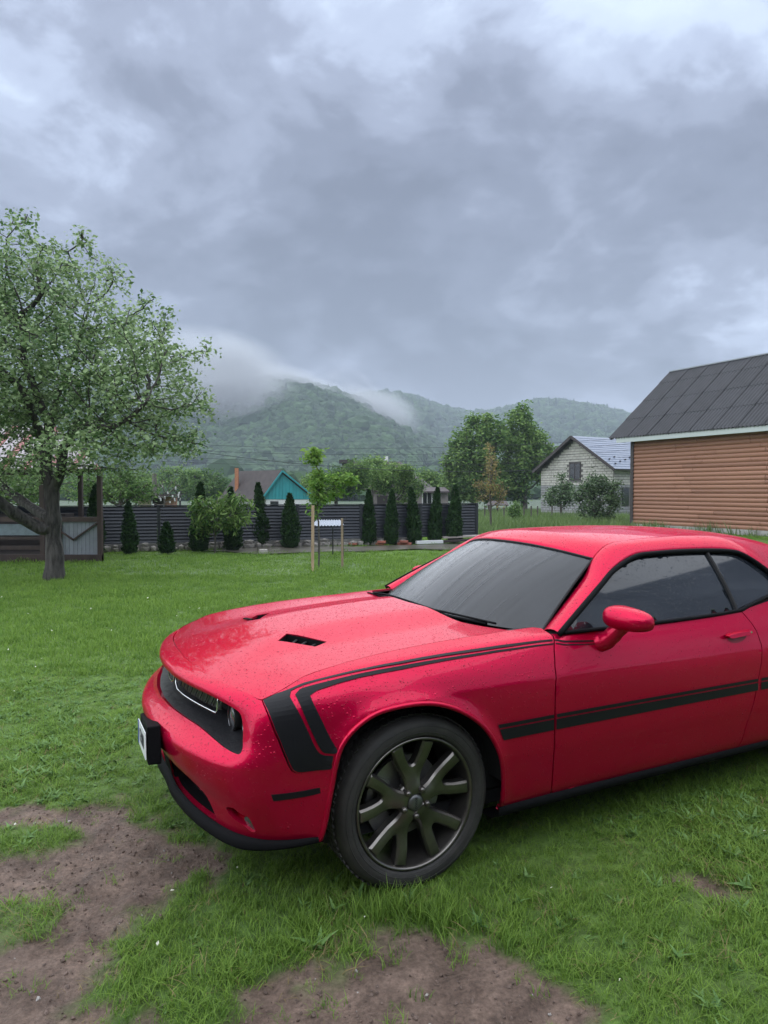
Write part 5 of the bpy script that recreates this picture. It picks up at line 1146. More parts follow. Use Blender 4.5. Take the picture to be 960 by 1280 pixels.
# chin spoiler
sp = np.linspace(-1.2, 1.2, 90); Gs = []
for s in sp:
    a = abs(s); fade = np.clip((1.2 - a) / .35, 0, 1)
    top = loft([s], [.045 * fade + .015], -.002)[0]; m1 = loft([s], [.03], -.012 - .012 * fade)[0]; lo = loft([s], [0.0], -.016 - .012 * fade)[0].copy(); lo[2] -= .006 + .012 * fade
    l2 = lo.copy(); l2[2] -= .006; bk = loft([s], [0.0], .10)[0].copy(); bk[2] = l2[2] + .01
    Gs.append([top, m1, lo, l2, bk])
obj('chin_spoiler', grid_mesh('chin_spoiler', np.array(Gs), True), M_plast, car)
# lower intakes: surround, mesh and centre strut
def strip(poly, inset): return panel_geo(poly, lambda Q: loft(Q[:, 0], Q[:, 1], inset), step=.03, flange=0)
for sg in (1, -1):
    ip = intake * [sg, 1]
    V, F = strip((ip - ip.mean(0)) * 1.1 + ip.mean(0), .075); obj('intake_mesh', mesh_from('intake_mesh', V, F), M_dark, car)
    mb = MB(); n = len(ip); o_ = loft(ip[:, 0], ip[:, 1], .004); c0 = ip.mean(0); q_ = c0 + (ip - c0) * [.93, .86]; i_ = loft(q_[:, 0], q_[:, 1], .07)
    mb.add(list(o_) + list(i_), [(k, (k + 1) % n, n + (k + 1) % n, n + k) for k in range(n)]); mb.build('intake_surround', M_plast, car, smooth=True)
    mb = MB()
    for k in range(4):
        t = .115 + .038 * k; s0, s1 = .12, .60 - .02 * k
        mb.tube([loft([sg * s], [t], .06)[0] for s in np.linspace(s0, s1, 8)], .004, 5)
    mb.build('intake_bar', M_plast, car)
    fp = fog * [sg, 1]
    V, F = strip((fp - fp.mean(0)) * 1.15 + fp.mean(0), .045); obj('fog_recess', mesh_from('fog_recess', V, F, True), M_paint, car)
    mb = MB(); n = len(fp); o_ = loft(fp[:, 0], fp[:, 1], .003); i_ = loft(fp[:, 0], fp[:, 1], .05)
    mb.add(list(o_) + list(i_), [(k, (k + 1) % n, n + (k + 1) % n, n + k) for k in range(n)]); mb.build('fog_surround', M_paint, car, smooth=True)
    lens = catmull([(.862, .195), (.893, .205), (.912, .165), (.920, .125), (.900, .118), (.875, .150)], 4, True) * [sg, 1]
    V, F = panel_geo(lens, lambda Q: loft(Q[:, 0], Q[:, 1], .012), step=.02, flange=.02); obj('fog_lamp', mesh_from('fog_lamp', V, F, True), M_lens, car)
    mk = np.array([(.999, .333), (1.182, .345), (1.184, .322), (1.007, .308)]) * [sg, 1]
    V, F = panel_geo(mk, lambda Q: loft(Q[:, 0], Q[:, 1], -.0042), step=.03, flange=.008); obj('side_marker', mesh_from('side_marker', V, F), M_stripe, car)
V, F = strip(np.array([(-.095, .30), (.095, .30), (.095, .05), (-.095, .05)]), -.004); obj('centre_strut', mesh_from('centre_strut', V, F, True), M_plast, car)

# grille: floor shelf, back wall, honeycomb bars, chrome frame, four round lamps
gs = np.linspace(-.87, .87, 60)
def gedge(s, up):
    a = abs(s); k = lipc[:len(lipc) // 2] if up else lipc[len(lipc) // 2:]; k = k[np.argsort(k[:, 0])]; return np.interp(a, k[:, 0], k[:, 1])
shelf = np.array([[loft([s], [gedge(s, 0) - .004], d)[0] + np.array([0, 0, h]) for d, h in ((.012, -.004), (.05, .0), (.09, .006), (.15, .03))] for s in gs])
obj('grille_shelf', grid_mesh('grille_shelf', shelf, True), mat('grille_black', (.014, .014, .016), rough=.42, bump=.004, bscale=26), car)
back = np.array([[loft([s], [t], .15)[0] for t in np.linspace(.44, .72, 5)] for s in np.linspace(-.98, .98, 50)])
obj('grille_back', grid_mesh('grille_back', back, True), M_dark, car)
roofl = np.array([[loft([s], [gedge(s, 1) - .002], d)[0] + np.array([0, 0, h]) for d, h in ((.012, 0), (.06, .012), (.15, .012))] for s in gs])
obj('grille_roof', grid_mesh('grille_roof', roofl, True), M_dark, car)
M_lring = mat('lamp_ring', (.16, .16, .17), rough=.25, metal=1.0)
for sg in (1, -1):
    cf = [(sg * .03, .655), (sg * .03, .602), (sg * .08, .588), (sg * .36, .590), (sg * .555, .590), (sg * .56, .600), (sg * .557, .655)]
    mb = MB(); mb.tube([loft([s], [t], .05)[0] for s, t in densify(cf, .04, False)], .0042, 6); gf = mb.build('grille_frame', M_chrome, car, smooth=True)
    V, F = strip(np.array([(sg * .035, .66), (sg * .55, .66), (sg * .55, .593), (sg * .035, .593)]), .075); obj('grille_insert', mesh_from('grille_insert', V, F, True), mat('insert_black', (.008, .008, .010), rough=.3), gf)
    mb = MB()
    for k in range(9):
        s0 = .07 + .058 * k
        mb.tube([loft([sg * (s0 - .012)], [.595], .068)[0], loft([sg * (s0 + .012)], [.625], .068)[0], loft([sg * (s0 - .012)], [.655], .068)[0]], .003, 4)
    mb.build('grille_mesh', M_dark, gf)
    for sl in (.640, .765):
        c_ = Vector(loft([sg * sl], [.585], .095)[0]); fwd = Vector((-1, 0, 0))
        Mx = Matrix.Translation(c_) @ fwd.to_track_quat('Z', 'Y').to_matrix().to_4x4()
        hl = MB().lathe([(.050, -.06), (.055, 0), (.055, .012), (.049, .014), (.047, .004)], 28, Mx).build('headlamp', M_dark, car, smooth=True)
        MB().lathe([(.047, .006), (.034, .013), (.016, .018), (.0005, .019)], 28, Mx).build('lens', M_lens, hl, smooth=True)
        MB().tube([Mx @ Vector((.0515 * math.cos(a), .0515 * math.sin(a), .014)) for a in np.linspace(0, 2 * math.pi, 32, endpoint=False)], .0026, 6, closed=True).build('ring', M_lring, hl, smooth=True)
# licence plate in its black holder, hanging a little crooked
pc = Vector((-.968, -.075, .532)); ex = Vector((-.036, -.48, .082)).normalized(); ez = Vector((0, 0, 1)); ey = ez.cross(ex).normalized(); ez = ex.cross(ey).normalized()
Mp = Matrix((ex, ey, ez)).transposed()      # local x along the plate (far to near), y out of the plate or in
if ey.x < 0: out = ey
else: out = -ey
hb = MB().box(pc - out * .033, (.48, .056, .160), M=Mp).build('plate_holder', M_plast, car, bevel=.006)
pl = MB().box(pc + out * .003, (.475, .004, .112), M=Mp).build('licence_plate', M_plate, hb)
MB().box(pc + out * .0062 - ex * .214, (.045, .002, .108), M=Mp).build('plate_band', M_blue, hb)
def text_mesh(s, size, name):
    cu = bpy.data.curves.new(name, 'FONT'); cu.body = s; cu.size = size; cu.extrude = .0006; cu.align_x = 'CENTER'; cu.align_y = 'CENTER'; cu.resolution_u = 3
    o = bpy.data.objects.new(name, cu); COL.objects.link(o); dg = bpy.context.evaluated_depsgraph_get(); me = bpy.data.meshes.new_from_object(o.evaluated_get(dg)); bpy.data.objects.remove(o); me.name = name; return me
tx = text_mesh('CE 0008', .085, 'plate_number'); tr = ez.cross(-out) if False else ez.cross(out)
tx.transform(Matrix.Translation(pc + out * .0062 + ex * .02) @ Matrix((tr, ez, out)).transposed().to_4x4()); tx.materials.clear()
obj('plate_number', tx, M_ink, hb)

# vinyl stripes
def vinyl(name, poly, step=.018): pair(name, np.array(poly), lambda Q: flare_off(Q), M_stripe, step=step, flange=0, smooth=False)
def flare_off(Q): return flare(loft(Q[:, 0], Q[:, 1], -.0042))
outer = [(.951, .781)] + STs(catmull([(-.622, .84), (-.607, .78), (-.576, .685), (-.553, .626), (-.540, .610), (-.520, .604), (-.48, .603), (-.412, .603), (-.405, .625), (-.398, .650)], 4))
inner1 = STs(catmull([(-.401, .652), (-.43, .656), (-.450, .668), (-.469, .70), (-.488, .749), (-.510, .805), (-.531, .855), (-.536, .873)], 4)) + [(1.080, .806), (1.10, .812)]
up = [(.949, .787), (1.012, .824), (1.07, .829), (1.15, .829), (1.324, .823), (1.578, .815), (1.816, .814), (2.064, .810), (s_of_x(.735), .795)]
vinyl('stripe', outer + inner1 + [(1.213, .814), (1.393, .810), (1.567, .803), (1.805, .802), (2.054, .798), (s_of_x(.735), .786)] + up[::-1], .017)
s2 = STs(catmull([(-.517, .879), (-.511, .855), (-.499, .815), (-.484, .772), (-.467, .728), (-.449, .688), (-.436, .669), (-.42, .662), (-.393, .661), (-.384, .674), (-.400, .707), (-.416, .742), (-.432, .782), (-.446, .815), (-.460, .852), (-.466, .876)], 4)) + [(1.19, .768), (1.277, .777), (1.377, .781), (1.557, .779), (1.795, .782), (2.043, .782), (s_of_x(.735), .770), (s_of_x(.735), .776), (2.048, .790), (1.80, .792), (1.562, .793), (1.388, .797), (1.213, .798), (1.12, .797)]
vinyl('stripe', s2, .017)
vinyl('stripe', [(s_of_x(.748), .795), (s_of_x(.86), .787), (s_of_x(.98), .778), (s_of_x(.98), .771), (s_of_x(.86), .779), (s_of_x(.748), .786)])
vinyl('stripe', [(s_of_x(.748), .777), (s_of_x(.86), .770), (s_of_x(.965), .764), (s_of_x(.965), .760), (s_of_x(.86), .765), (s_of_x(.748), .771)])
for xa, xb in ((.372, .683), (.697, 2.098), (2.122, 2.51)):
    k = lambda x: (x - .37) / 1.83
    zt = lambda x: .652 - .012 * k(x); zb = lambda x: .636 - .012 * k(x); yt = lambda x: .630 - .013 * k(x); yb = lambda x: .580 - .004 * k(x)
    xs_ = np.linspace(xa, xb, 12)
    vinyl('stripe', STs([(x, zt(x)) for x in xs_] + [(x + (.004 if x == xa else 0), zb(x)) for x in xs_[::-1]]))
    vinyl('stripe', STs([(x + (.008 if i == 0 and xa < .5 else 0), yt(x)) for i, x in enumerate(xs_)] + [(x + (.028 if i == 11 and xa < .5 else 0), yb(x)) for i, x in enumerate(xs_[::-1])]))

# hood
zc_f = pchip([-.80, -.70, -.5, -.2, .1, .35, .62], [.872, .897, .927, .961, .985, .999, 1.008])
seam_pts = np.array([loft([s], [t])[0] for s, t in seam_top] + [loft([s_of_x(x)], [.88])[0] for x in (-.2, -.1, 0, .1, .2, .3, .4, .5, .6, .68)])
seam_pts = np.vstack([loft([.944], [.782])[0], seam_pts])
ze_f = pchip(np.r_[-.85, seam_pts[:, 0]], np.r_[.775, seam_pts[:, 2]]); ye_f = pchip(np.r_[-.85, seam_pts[:, 0]], np.r_[.80, -seam_pts[:, 1]])
def hood_z(x, y):
    f = np.clip(np.abs(y) / ye_f(x), 0, 1.05); z = zc_f(x) + (ze_f(x) - zc_f(x)) * f ** 2.2
    wdt = .20 + .20 * sm(-.62, .1, x)
    return z + (.040 * sm(-.74, -.12, x)) * sm(.50, .17, np.abs(y))
hfront = loft(*np.array(catmull([(0, .842), (.25, .834), (.484, .814), (.679, .806), (.827, .802), (.938, .790)], 4)).T)[:, :2]
hs = seam_pts[1:, :2] + [0, .004]
rear = [(.600, -.742), (.545, -.62), (.50, -.45), (.465, -.25), (.45, 0)]
hp = np.vstack([hfront, hs[hs[:, 0] < .60], catmull(rear, 3)]); hp = np.vstack([hp, (hp * [1, -1])[::-1][1:-1]])
scoop = np.array([(-.388, -.272), (-.325, -.215), (-.202, -.424), (-.270, -.450)])
sc_m = scoop * [1, -1]
V, F = panel_geo(hp, lambda Q: np.column_stack([Q, hood_z(Q[:, 0], Q[:, 1])]), [scoop, sc_m], step=.032, flange=.012, ref=(0, 0, .3))
hood = obj('hood', mesh_from('hood', V, F, True), M_paint, car)
for sc in (scoop, sc_m):
    mb = MB(); z = hood_z(sc[:, 0], sc[:, 1]); c0 = sc.mean(0); lo_ = c0 + (sc - c0) * .93
    tz = z - .003; bz = z - np.array([.055, .05, .02, .035])
    mb.add([(*p, q) for p, q in zip(sc, tz)] + [(*p, q) for p, q in zip(lo_, bz)], [(4, 5, 6, 7)] + [(i, (i + 1) % 4, 4 + (i + 1) % 4, 4 + i) for i in range(4)])
    sco = mb.build('hood_scoop', M_plast, car)
    mb = MB()
    for k in range(1, 4):
        a_ = lo_[0] + (lo_[3] - lo_[0]) * k / 4; b_ = lo_[1] + (lo_[2] - lo_[1]) * k / 4
        za = float(hood_z(a_[0], a_[1])) - .022; zb2 = float(hood_z(b_[0], b_[1])) - .022
        mb.beam((*a_, za), (*b_, zb2), .012, .004)
    mb.build('scoop_bar', M_dark, sco)
# washer nozzle on the hood
MB().box((-.36, .32, float(hood_z(-.36, .32)) + .003), (.02, .06, .006), rz=.5).build('washer_nozzle', M_plast, car)

# greenhouse
O_ = np.array([(.772, .885, .998), (.97, .826, 1.105), (1.143, .77, 1.193), (1.278, .724, 1.257), (1.464, .682, 1.311), (1.622, .674, 1.322), (1.89, .672, 1.324), (2.189, .681, 1.313), (2.322, .703, 1.286), (2.45, .773, 1.189), (2.56, .842, 1.065), (2.95, .800, 1.083), (3.3, .780, 1.080), (3.46, .765, 1.077)])
I_ = np.array([(.765, .772, .985), (.936, .712, 1.082), (1.137, .646, 1.206), (1.25, .597, 1.302), (1.384, .565, 1.368), (1.544, .560, 1.387), (1.84, .555, 1.398), (2.1, .550, 1.398), (2.3, .545, 1.390), (2.5, .540, 1.370), (2.75, .530, 1.330), (3.0, .51, 1.26), (3.3, .48, 1.14), (3.43, .46, 1.085)])
Oc, Ic = catmull(O_, 5), catmull(I_, 5)
def rail(sy):
    G = []
    for o, i in zip(Oc, Ic):
        d = i - o; n = np.cross(d, [1, 0, 0]); n = n / np.linalg.norm(n); n = n if n[2] > 0 or n[1] > 0 else -n
        if n[2] < 0: n = -n
        row = [o + d * f + n * (.022 * 4 * f * (1 - f)) * (np.linalg.norm(d) / .15 if np.linalg.norm(d) < .15 else 1) for f in (0, .12, .3, .5, .7, .88, 1)]
        G.append([o + np.array([0, -.012, -.004])] + row + [i - n * .015])
    G = np.array(G) * [1, sy, 1]; return G
for sy in (-1, 1):
    o = obj('roof_rail', grid_mesh('roof_rail', rail(sy), True, sy > 0), M_paint, car)
def glass_y(z): q = z - 1.012; return .877 - .5 * q - .5 * q * q
belt = [(.80, .998), (1.1, .994), (1.445, .993), (1.8, .996), (2.0, 1.002), (2.07, 1.006)]
top_ = [(o[0] + .012, o[2] - .004) for o in O_]
fy = lambda off: (lambda Q: np.column_stack([Q[:, 0], -(glass_y(Q[:, 1]) - off), Q[:, 1]]))
def topz(x): t = catmull(np.array(top_[:11]), 5); return np.interp(x, t[:, 0], t[:, 1])
dw = [(x, z) for x, z in belt[:-1]] + [(2.036, 1.004), (2.033, 1.12), (2.026, float(topz(2.026)))] + [(x, float(topz(x))) for x in np.linspace(1.98, .86, 24)]
pair('side_window', np.array(dw), fy(.017), M_glass, step=.04, flange=0)
qw = [(2.044, 1.004), (2.12, 1.014), (2.22, 1.032), (2.33, 1.055), (2.45, 1.075), (2.54, 1.085)] + [(x, float(topz(x))) for x in np.linspace(2.53, 2.034, 18)] + [(2.040, 1.12)]
pair('quarter_window', np.array(qw), fy(.019), M_glass, step=.04, flange=0)
for sy in (-1, 1):
    mb = MB()
    tp = np.array([(o[0], sy * (o[1] + .002), o[2] - .004) for o in Oc if o[0] < 2.57]); mb.tube(tp, .014, 8)
    mb.build('window_frame', M_plast, car, smooth=True)
    mb = MB(); bl = catmull(np.array(belt + [(2.12, 1.018), (2.22, 1.036), (2.33, 1.058), (2.45, 1.078), (2.55, 1.085)]), 4)
    mb.tube([(x, sy * (float(glass_y(z)) + .002), z) for x, z in bl], .011, 6); mb.build('belt_trim', M_plast, car, smooth=True)
    mb = MB(); mb.tube([(2.040, sy * (float(glass_y(z)) - .012), z) for z in np.linspace(1.0, 1.31, 12)], .012, 6); mb.build('window_seal', M_dark, car)
# roof, windshield, rear window, deck lid
kk = np.arange(3 * 5, 10 * 5 + 1); ff = np.linspace(-1, 1, 33)
def roof_front(f, i, bow): return i[0] - bow * (1 - f * f)
G = []
for n_, k in enumerate(kk):
    i = Ic[k]; fade = np.clip(1 - (i[0] - 1.25) / .45, 0, 1); bow = .15 * fade
    fr = np.clip((i[0] - 2.2) / .5, 0, 1) * -.10
    cr_ = np.interp(i[0], [1.25, 1.45, 1.8, 2.2, 2.75], [.066, .038, .026, .026, .03])
    G.append([(i[0] - (bow + fr) * (1 - f * f), i[1] * f * .995, i[2] + cr_ * (1 - abs(f) ** 2.2)) for f in ff])
G = np.array(G); roofG = G
thick = G[:1].copy(); thick[..., 2] -= .014; thick[..., 0] += .01
obj('roof', grid_mesh('roof', np.concatenate([thick, G]), True, False), M_paint, car)
basec = catmull(np.array([(.765, -.77, .985), (.64, -.60, .990), (.56, -.38, .996), (.50, 0, 1.0), (.56, .38, .996), (.64, .60, .990), (.765, .77, .985)]), 8)
bi = np.linspace(0, len(basec) - 1, 33); bs = np.stack([np.interp(bi, np.arange(len(basec)), basec[:, c]) for c in range(3)], 1)
tpr = roofG[0].copy(); tpr[:, 2] -= .008
W_ = []
for v in np.linspace(0, 1, 14):
    row = bs + (tpr - bs) * v; row = row + np.stack([-.02 * 4 * v * (1 - v) * (1 - .5 * ff ** 2), 0 * ff, .022 * 4 * v * (1 - v) * (1 - ff ** 4)], 1); W_.append(row)
W_ = np.array(W_); obj('windshield', grid_mesh('windshield', W_, True), M_wind, car)
mb = MB(); mb.tube(list(W_[:, 0] + [0, -.002, .004]) + list(W_[-1, 1:] + [0, 0, .003]) + list(W_[::-1, -1][1:] + [0, .002, .004]), .006, 5); mb.build('windshield_seal', M_dark, car)
A_ = roofG[-1]; kI = 12 * 5; B_ = np.array([(Ic[kI][0] + .12 * (1 - f * f), Ic[kI][1] * f, Ic[kI][2] + .02 * (1 - f * f)) for f in ff])
obj('rear_window', grid_mesh('rear_window', np.array([A_ + (B_ - A_) * v + np.array([0, 0, .02 * 4 * v * (1 - v)]) for v in np.linspace(0, 1, 8)]), True), M_glass, car)
D_ = []
for v in np.linspace(0, 1, 10):
    x = 3.30 + (3.86 - 3.30) * v; ye = np.interp(x, [3.3, 3.46, 3.75, 3.86], [.47, .74, .69, .62])
    D_.append([(x + .12 * (1 - f * f) * (1 if v == 0 else 1), ye * f, 1.085 - .03 * v + .02 * (1 - f * f) + (.03 * sm(.8, 1, v))) for f in ff])
obj('deck_lid', grid_mesh('deck_lid', np.array(D_), True), M_paint, car)
# cowl, wipers
cw = np.array([[(np.interp(abs(y), [0, .25, .45, .62, .742], [.455, .468, .503, .548, .60]) - .03, y, .962), (np.interp(abs(y), [0, .38, .6, .77], [.53, .585, .66, .77]), y, .978)] for y in np.linspace(-.74, .74, 24)])
obj('cowl', grid_mesh('cowl', cw, True, False), M_plast, car)
for a_, b_, c_ in (((.53, .66, 1.0), (.515, .30, 1.012), (.50, -.20, 1.010)), ((.50, .05, .995), (.525, -.25, 1.004), (.60, -.55, 1.0))):
    mb = MB(); mb.tube(catmull(np.array([a_, b_, c_]), 6), .008, 6); mb.tube(catmull(np.array([np.array(b_) + [.0, .25, .004], np.array(b_) + [.012, .0, .014], np.array(c_) + [.012, -.06, .010]]), 6), .006, 5)
    mb.build('wiper', M_plast, car, smooth=True)
# mirrors
def mirror_head(sy):
    n, m = 24, 14; V = []
    for i in range(m + 1):
        ph = -math.pi / 2 + math.pi * i / m
        for k in range(n):
            th = 2 * math.pi * k / n; sp_ = lambda v, p: math.copysign(abs(v) ** p, v)
            lat = sp_(math.sin(ph), .75) * .118; r = abs(math.cos(ph)) ** .62
            x = sp_(math.cos(th), .75) * r * .088; z = sp_(math.sin(th), .8) * r * .061
            if x > 0: x *= .50
            lat2 = lat * 1.0; tap = 1 - .22 * (lat / .118 * .5 + .5)
            V.append((1.055 + x * tap + lat2 * .12, sy * (1.045 + lat2), 1.066 + z * tap - lat2 * .04))
    mbm = MB(); F = []
    for i in range(m):
        for k in range(n): F.append((i * n + k, i * n + (k + 1) % n, (i + 1) * n + (k + 1) % n, (i + 1) * n + k))
    mbm.add(V, F); return mbm
for sy in (-1, 1):
    mh = mirror_head(sy)
    if sy > 0:                                  # the far mirror is folded in
        F_ = Matrix.Translation((1.05, .93, 0)) @ Matrix.Rotation(R(-72), 4, 'Z') @ Matrix.Translation((-1.05, -.93, 0)); mh.V = [tuple(F_ @ Vector(v)) for v in mh.V]
    mm = mh.build('mirror', M_paint, car, smooth=True)
    if sy > 0:
        MB().tube([(1.05, .89, .94), (1.06, .915, .97), (1.09, .945, 1.02)], [.045, .04, .035], 10).build('mirror_stalk', M_paint, mm, smooth=True); continue
    mb = MB(); mb.tube(catmull(np.array([(1.005, sy * .885, .930), (1.02, sy * .925, .945), (1.035, sy * .965, .985), (1.05, sy * 1.005, 1.03)]), 4), [.048] * 3 + [.044] * 3 + [.040] * 3 + [.036] * 4, 12); mb.build('mirror_stalk', M_paint, mm, smooth=True)
    mb = MB(); mb.box((1.094, sy * 1.04, 1.066), (.004, .15, .066)); mb.build('mirror_glass', M_glass, mm, bevel=.001)
# door handles
for dd, sy in zip(doors, (-1, 1)):
    def hy(x, z): s_, t_ = st(x, z); return -loft([s_], [t_])[0][1]
    V = []; F = []; n = 14
    prof = catmull(np.array([(1.862, .893), (1.885, .899), (1.95, .904), (2.02, .906), (2.055, .903), (2.058, .892), (2.02, .884), (1.95, .881), (1.885, .879)]), 4, True)
    m_ = len(prof); Vt = [(x, sy * (hy(x, z) + .030), z) for x, z in prof] + [(x, sy * (hy(x, z) + .006), z) for x, z in prof]
    MB().add(Vt, [tuple(range(m_))] + [(i, (i + 1) % m_, m_ + (i + 1) % m_, m_ + i) for i in range(m_)]).build('door_handle', M_paint, dd, bevel=.004)
    rc = catmull(np.array([(1.885, .880), (1.95, .885), (2.03, .884), (2.02, .862), (1.96, .846), (1.905, .853)]), 4, True)
    V, F = panel_geo(np.array(STs(rc)), lambda Q: loft(Q[:, 0], Q[:, 1], -.001), step=.02, flange=0)
    if sy > 0: V, F = mirror(V, F)
    obj('handle_shade', mesh_from('handle_shade', V, F, True), mat('bowl_shade_red', (.25, .004, .02), rough=.5), dd)  # flat patch: shade of the handle bowl put in as darker red
    MB().lathe([(.0001, .0), (.006, 0), (.006, -.004)], 12, Matrix.Translation((2.045, sy * (hy(2.045, .897) + .0315), .897)) @ Matrix.Rotation(R(90 if sy < 0 else -90), 4, 'X')).build('lock', M_chrome, dd)

# wheels
def wheel(x0, sy):
    wr = []
    Mw = Matrix.Translation((x0, 0, .362)) @ Matrix.Rotation(R(90) if sy < 0 else R(-90), 4, 'X')     # lathe z -> outward
    o0 = .903
    tyre = MB().lathe([(.268, .655), (.30, .650), (.345, .662), (.360, .69), (.3635, .72), (.3635, .765), (.3635, .81), (.3635, .85), (.360, .875), (.351, .899), (.338, .911), (.315, .916), (.295, .914), (.281, .905), (.276, .893)], 72, Mw)
    t = tyre.build('wheel', M_rubber, car, smooth=True)
    tm = MB()                                            # tread blocks and sidewall ribs
    for k in range(72):
        a = 2 * math.pi * k / 72
        for yy, ww, sk in ((.70, .035, .3), (.745, .035, -.3), (.80, .035, .3), (.855, .045, -.5)):
            q = Matrix.Rotation(a, 4, 'Z') @ Matrix.Translation((.3645, 0, yy)) @ Matrix.Rotation(sk, 4, 'X')
            tm.add([(Mw @ q @ Vector(v)) for v in [(-.003, -.0125, -ww / 2), (-.003, .0125, -ww / 2), (-.003, .0125, ww / 2), (-.003, -.0125, ww / 2), (.003, -.011, -ww / 2), (.003, .011, -ww / 2), (.003, .011, ww / 2), (.003, -.011, ww / 2)]], [(4, 5, 6, 7), (0, 1, 5, 4), (1, 2, 6, 5), (2, 3, 7, 6), (3, 0, 4, 7)])
    tr = tm.build('tread', M_rubber, t); tr['kind'] = 'stuff'
    for rr_ in (.288, .300, .325): MB().tube([Mw @ Vector((rr_ * math.cos(a), rr_ * math.sin(a), .9145 if rr_ > .29 else .909)) for a in np.linspace(0, 2 * math.pi, 72, endpoint=False)], .0016, 5, closed=True).build('sidewall_rib', M_rubber, t, smooth=True)
    rim = MB().lathe([(.276, .889), (.277, .902), (.274, .907), (.268, .907), (.263, .900), (.260, .885), (.252, .86), (.245, .80), (.240, .70), (.255, .665), (.262, .655)], 72, Mw).build('rim', M_rim, t, smooth=True)
    # five Y-shaped spokes
    half_ = catmull(np.array([(.028, .036), (.060, .0375), (.09, .0400), (.118, .0490), (.145, .0630), (.18, .0800), (.215, .0940), (.244, .1050)]), 4)
    innr = catmull(np.array([(.2590, .0500), (.235, .0425), (.205, .0320), (.178, .0200), (.160, .0100), (.155, .0)]), 4)
    pol = np.vstack([half_, innr, (innr * [1, -1])[::-1][1:], (half_ * [1, -1])[::-1]])
    pol = densify(pol, .009)
    def zsp(r): return .893 - .016 * np.exp(-((r - .13) / .06) ** 2) + .004 * sm(.2, .26, r) - .006 * sm(.05, .0, r)
    Q = pol; step = .0085; lo_, hi_ = Q.min(0), Q.max(0)
    X, Y = np.meshgrid(np.arange(lo_[0], hi_[0], step), np.arange(lo_[1], hi_[1], step), indexing='ij'); gpt = np.stack([X.ravel(), Y.ravel()], 1); dq = dist_poly(gpt, Q)
    gpt = gpt[inside(gpt, Q) & (dq > step * .45)]
    tg_ = np.roll(Q, -1, 0) - np.roll(Q, 1, 0); tg_ /= np.linalg.norm(tg_, axis=1)[:, None]; nr_ = np.stack([-tg_[:, 1], tg_[:, 0]], 1)
    rg_ = Q + nr_ * .0085 if inside(Q[[5]] + nr_[[5]] * .0085, Q)[0] else Q - nr_ * .0085
    rg_ = rg_[inside(rg_, Q) & (dist_poly(rg_, Q) > .0080)]                 # a clean inner line for the bevel
    gpt = gpt[dist_poly(gpt, Q) > .0135]; gpt = np.vstack([gpt, rg_])
    A = np.vstack([Q, gpt]); nb = len(Q)
    r_ = delaunay_2d_cdt([Vector(p) for p in A], [(i, (i + 1) % nb) for i in range(nb)], [], 0, 1e-7)
    V2 = np.array([[v.x, v.y] for v in r_[0]]); T = [f for f in r_[2] if len(f) == 3 and inside(V2[list(f)].mean(0)[None], Q)[0]]
    dd_ = dist_poly(V2, Q); rad = np.hypot(*V2.T)
    zz = zsp(rad) - .009 * (1 - np.clip(dd_ / .0085, 0, 1)) + .004 * np.clip(dd_ / .03, 0, 1)
    VT = [(p[0], p[1], z) for p, z in zip(V2, zz)]; nv = len(VT)
    VB = [(Q[i][0], Q[i][1], float(zsp(np.hypot(*Q[i])) - .008)) for i in range(nb)] + [(Q[i][0] * .99, Q[i][1] * .97, float(zsp(np.hypot(*Q[i])) - .046)) for i in range(nb)]
    Fs = [tuple(f) for f in T] + [(nv + i, nv + nb + i, nv + nb + (i + 1) % nb, nv + (i + 1) % nb) for i in range(nb)]
    ar = sum((VT[f[1]][0] - VT[f[0]][0]) * (VT[f[2]][1] - VT[f[0]][1]) - (VT[f[1]][1] - VT[f[0]][1]) * (VT[f[2]][0] - VT[f[0]][0]) for f in T)
    sp_me = None
    for k in range(5):
        q = Mw @ Matrix.Rotation(R(90 if sy < 0 else 90) + k * 2 * math.pi / 5 + R(3), 4, 'Z')
        MB().add([q @ Vector(v) for v in VT + VB], Fs).build('spoke', M_rim, rim, smooth=True).data.set_sharp_from_angle(angle=R(28))
        qa = Mw @ Matrix.Rotation(R(90) + (k + .5) * 2 * math.pi / 5 + R(3), 4, 'Z') @ Matrix.Translation((.0575, 0, 0))
        MB().lathe([(.014, .868), (.0145, .896), (.012, .903), (.006, .907), (.0003, .9075)], 10, qa).build('lug_nut', M_rim, rim, smooth=True)
    MB().lathe([(.078, .84), (.076, .868), (.060, .872), (.040, .874)], 30, Mw).build('hub', M_rim, rim, smooth=True)
    cap = MB().lathe([(.035, .86), (.034, .893), (.030, .8985), (.015, .9005), (.0003, .901)], 30, Mw).build('centre_cap', mat('cap_metal', (.13, .135, .135), rough=.4, metal=.8), rim, smooth=True)
    cap_t = text_mesh('DODGE', .013, 'cap_lettering'); cap_t.materials.clear(); cap_t.transform(Mw @ Matrix.Translation((0, 0, .9008)) @ Matrix.Rotation(R(90), 4, 'Z')); obj('cap_lettering', cap_t, M_dark, cap)
    MB().lathe([(.05, .80), (.17, .80), (.172, .79), (.17, .775), (.05, .775)], 48, Mw).build('brake_disc', M_steel, t, smooth=False)
    cal = MB().lathe([(.11, .835), (.185, .835), (.19, .80), (.185, .755), (.11, .755)], 10, Mw)
    mb = MB()
    for k in range(7):
        a = R(150) + k * R(10)
        mb.box(Mw @ Vector((.15 * math.cos(a), .15 * math.sin(a), .805)), (.085, .05, .03), M=(Mw @ Matrix.Rotation(a, 4, 'Z')).to_3x3())
    mb.build('caliper', M_steel, t)
    return t
wheel(0, -1)
for x_, s_ in ((0, 1), (2.95, -1), (2.95, 1)): wheel(x_, s_)
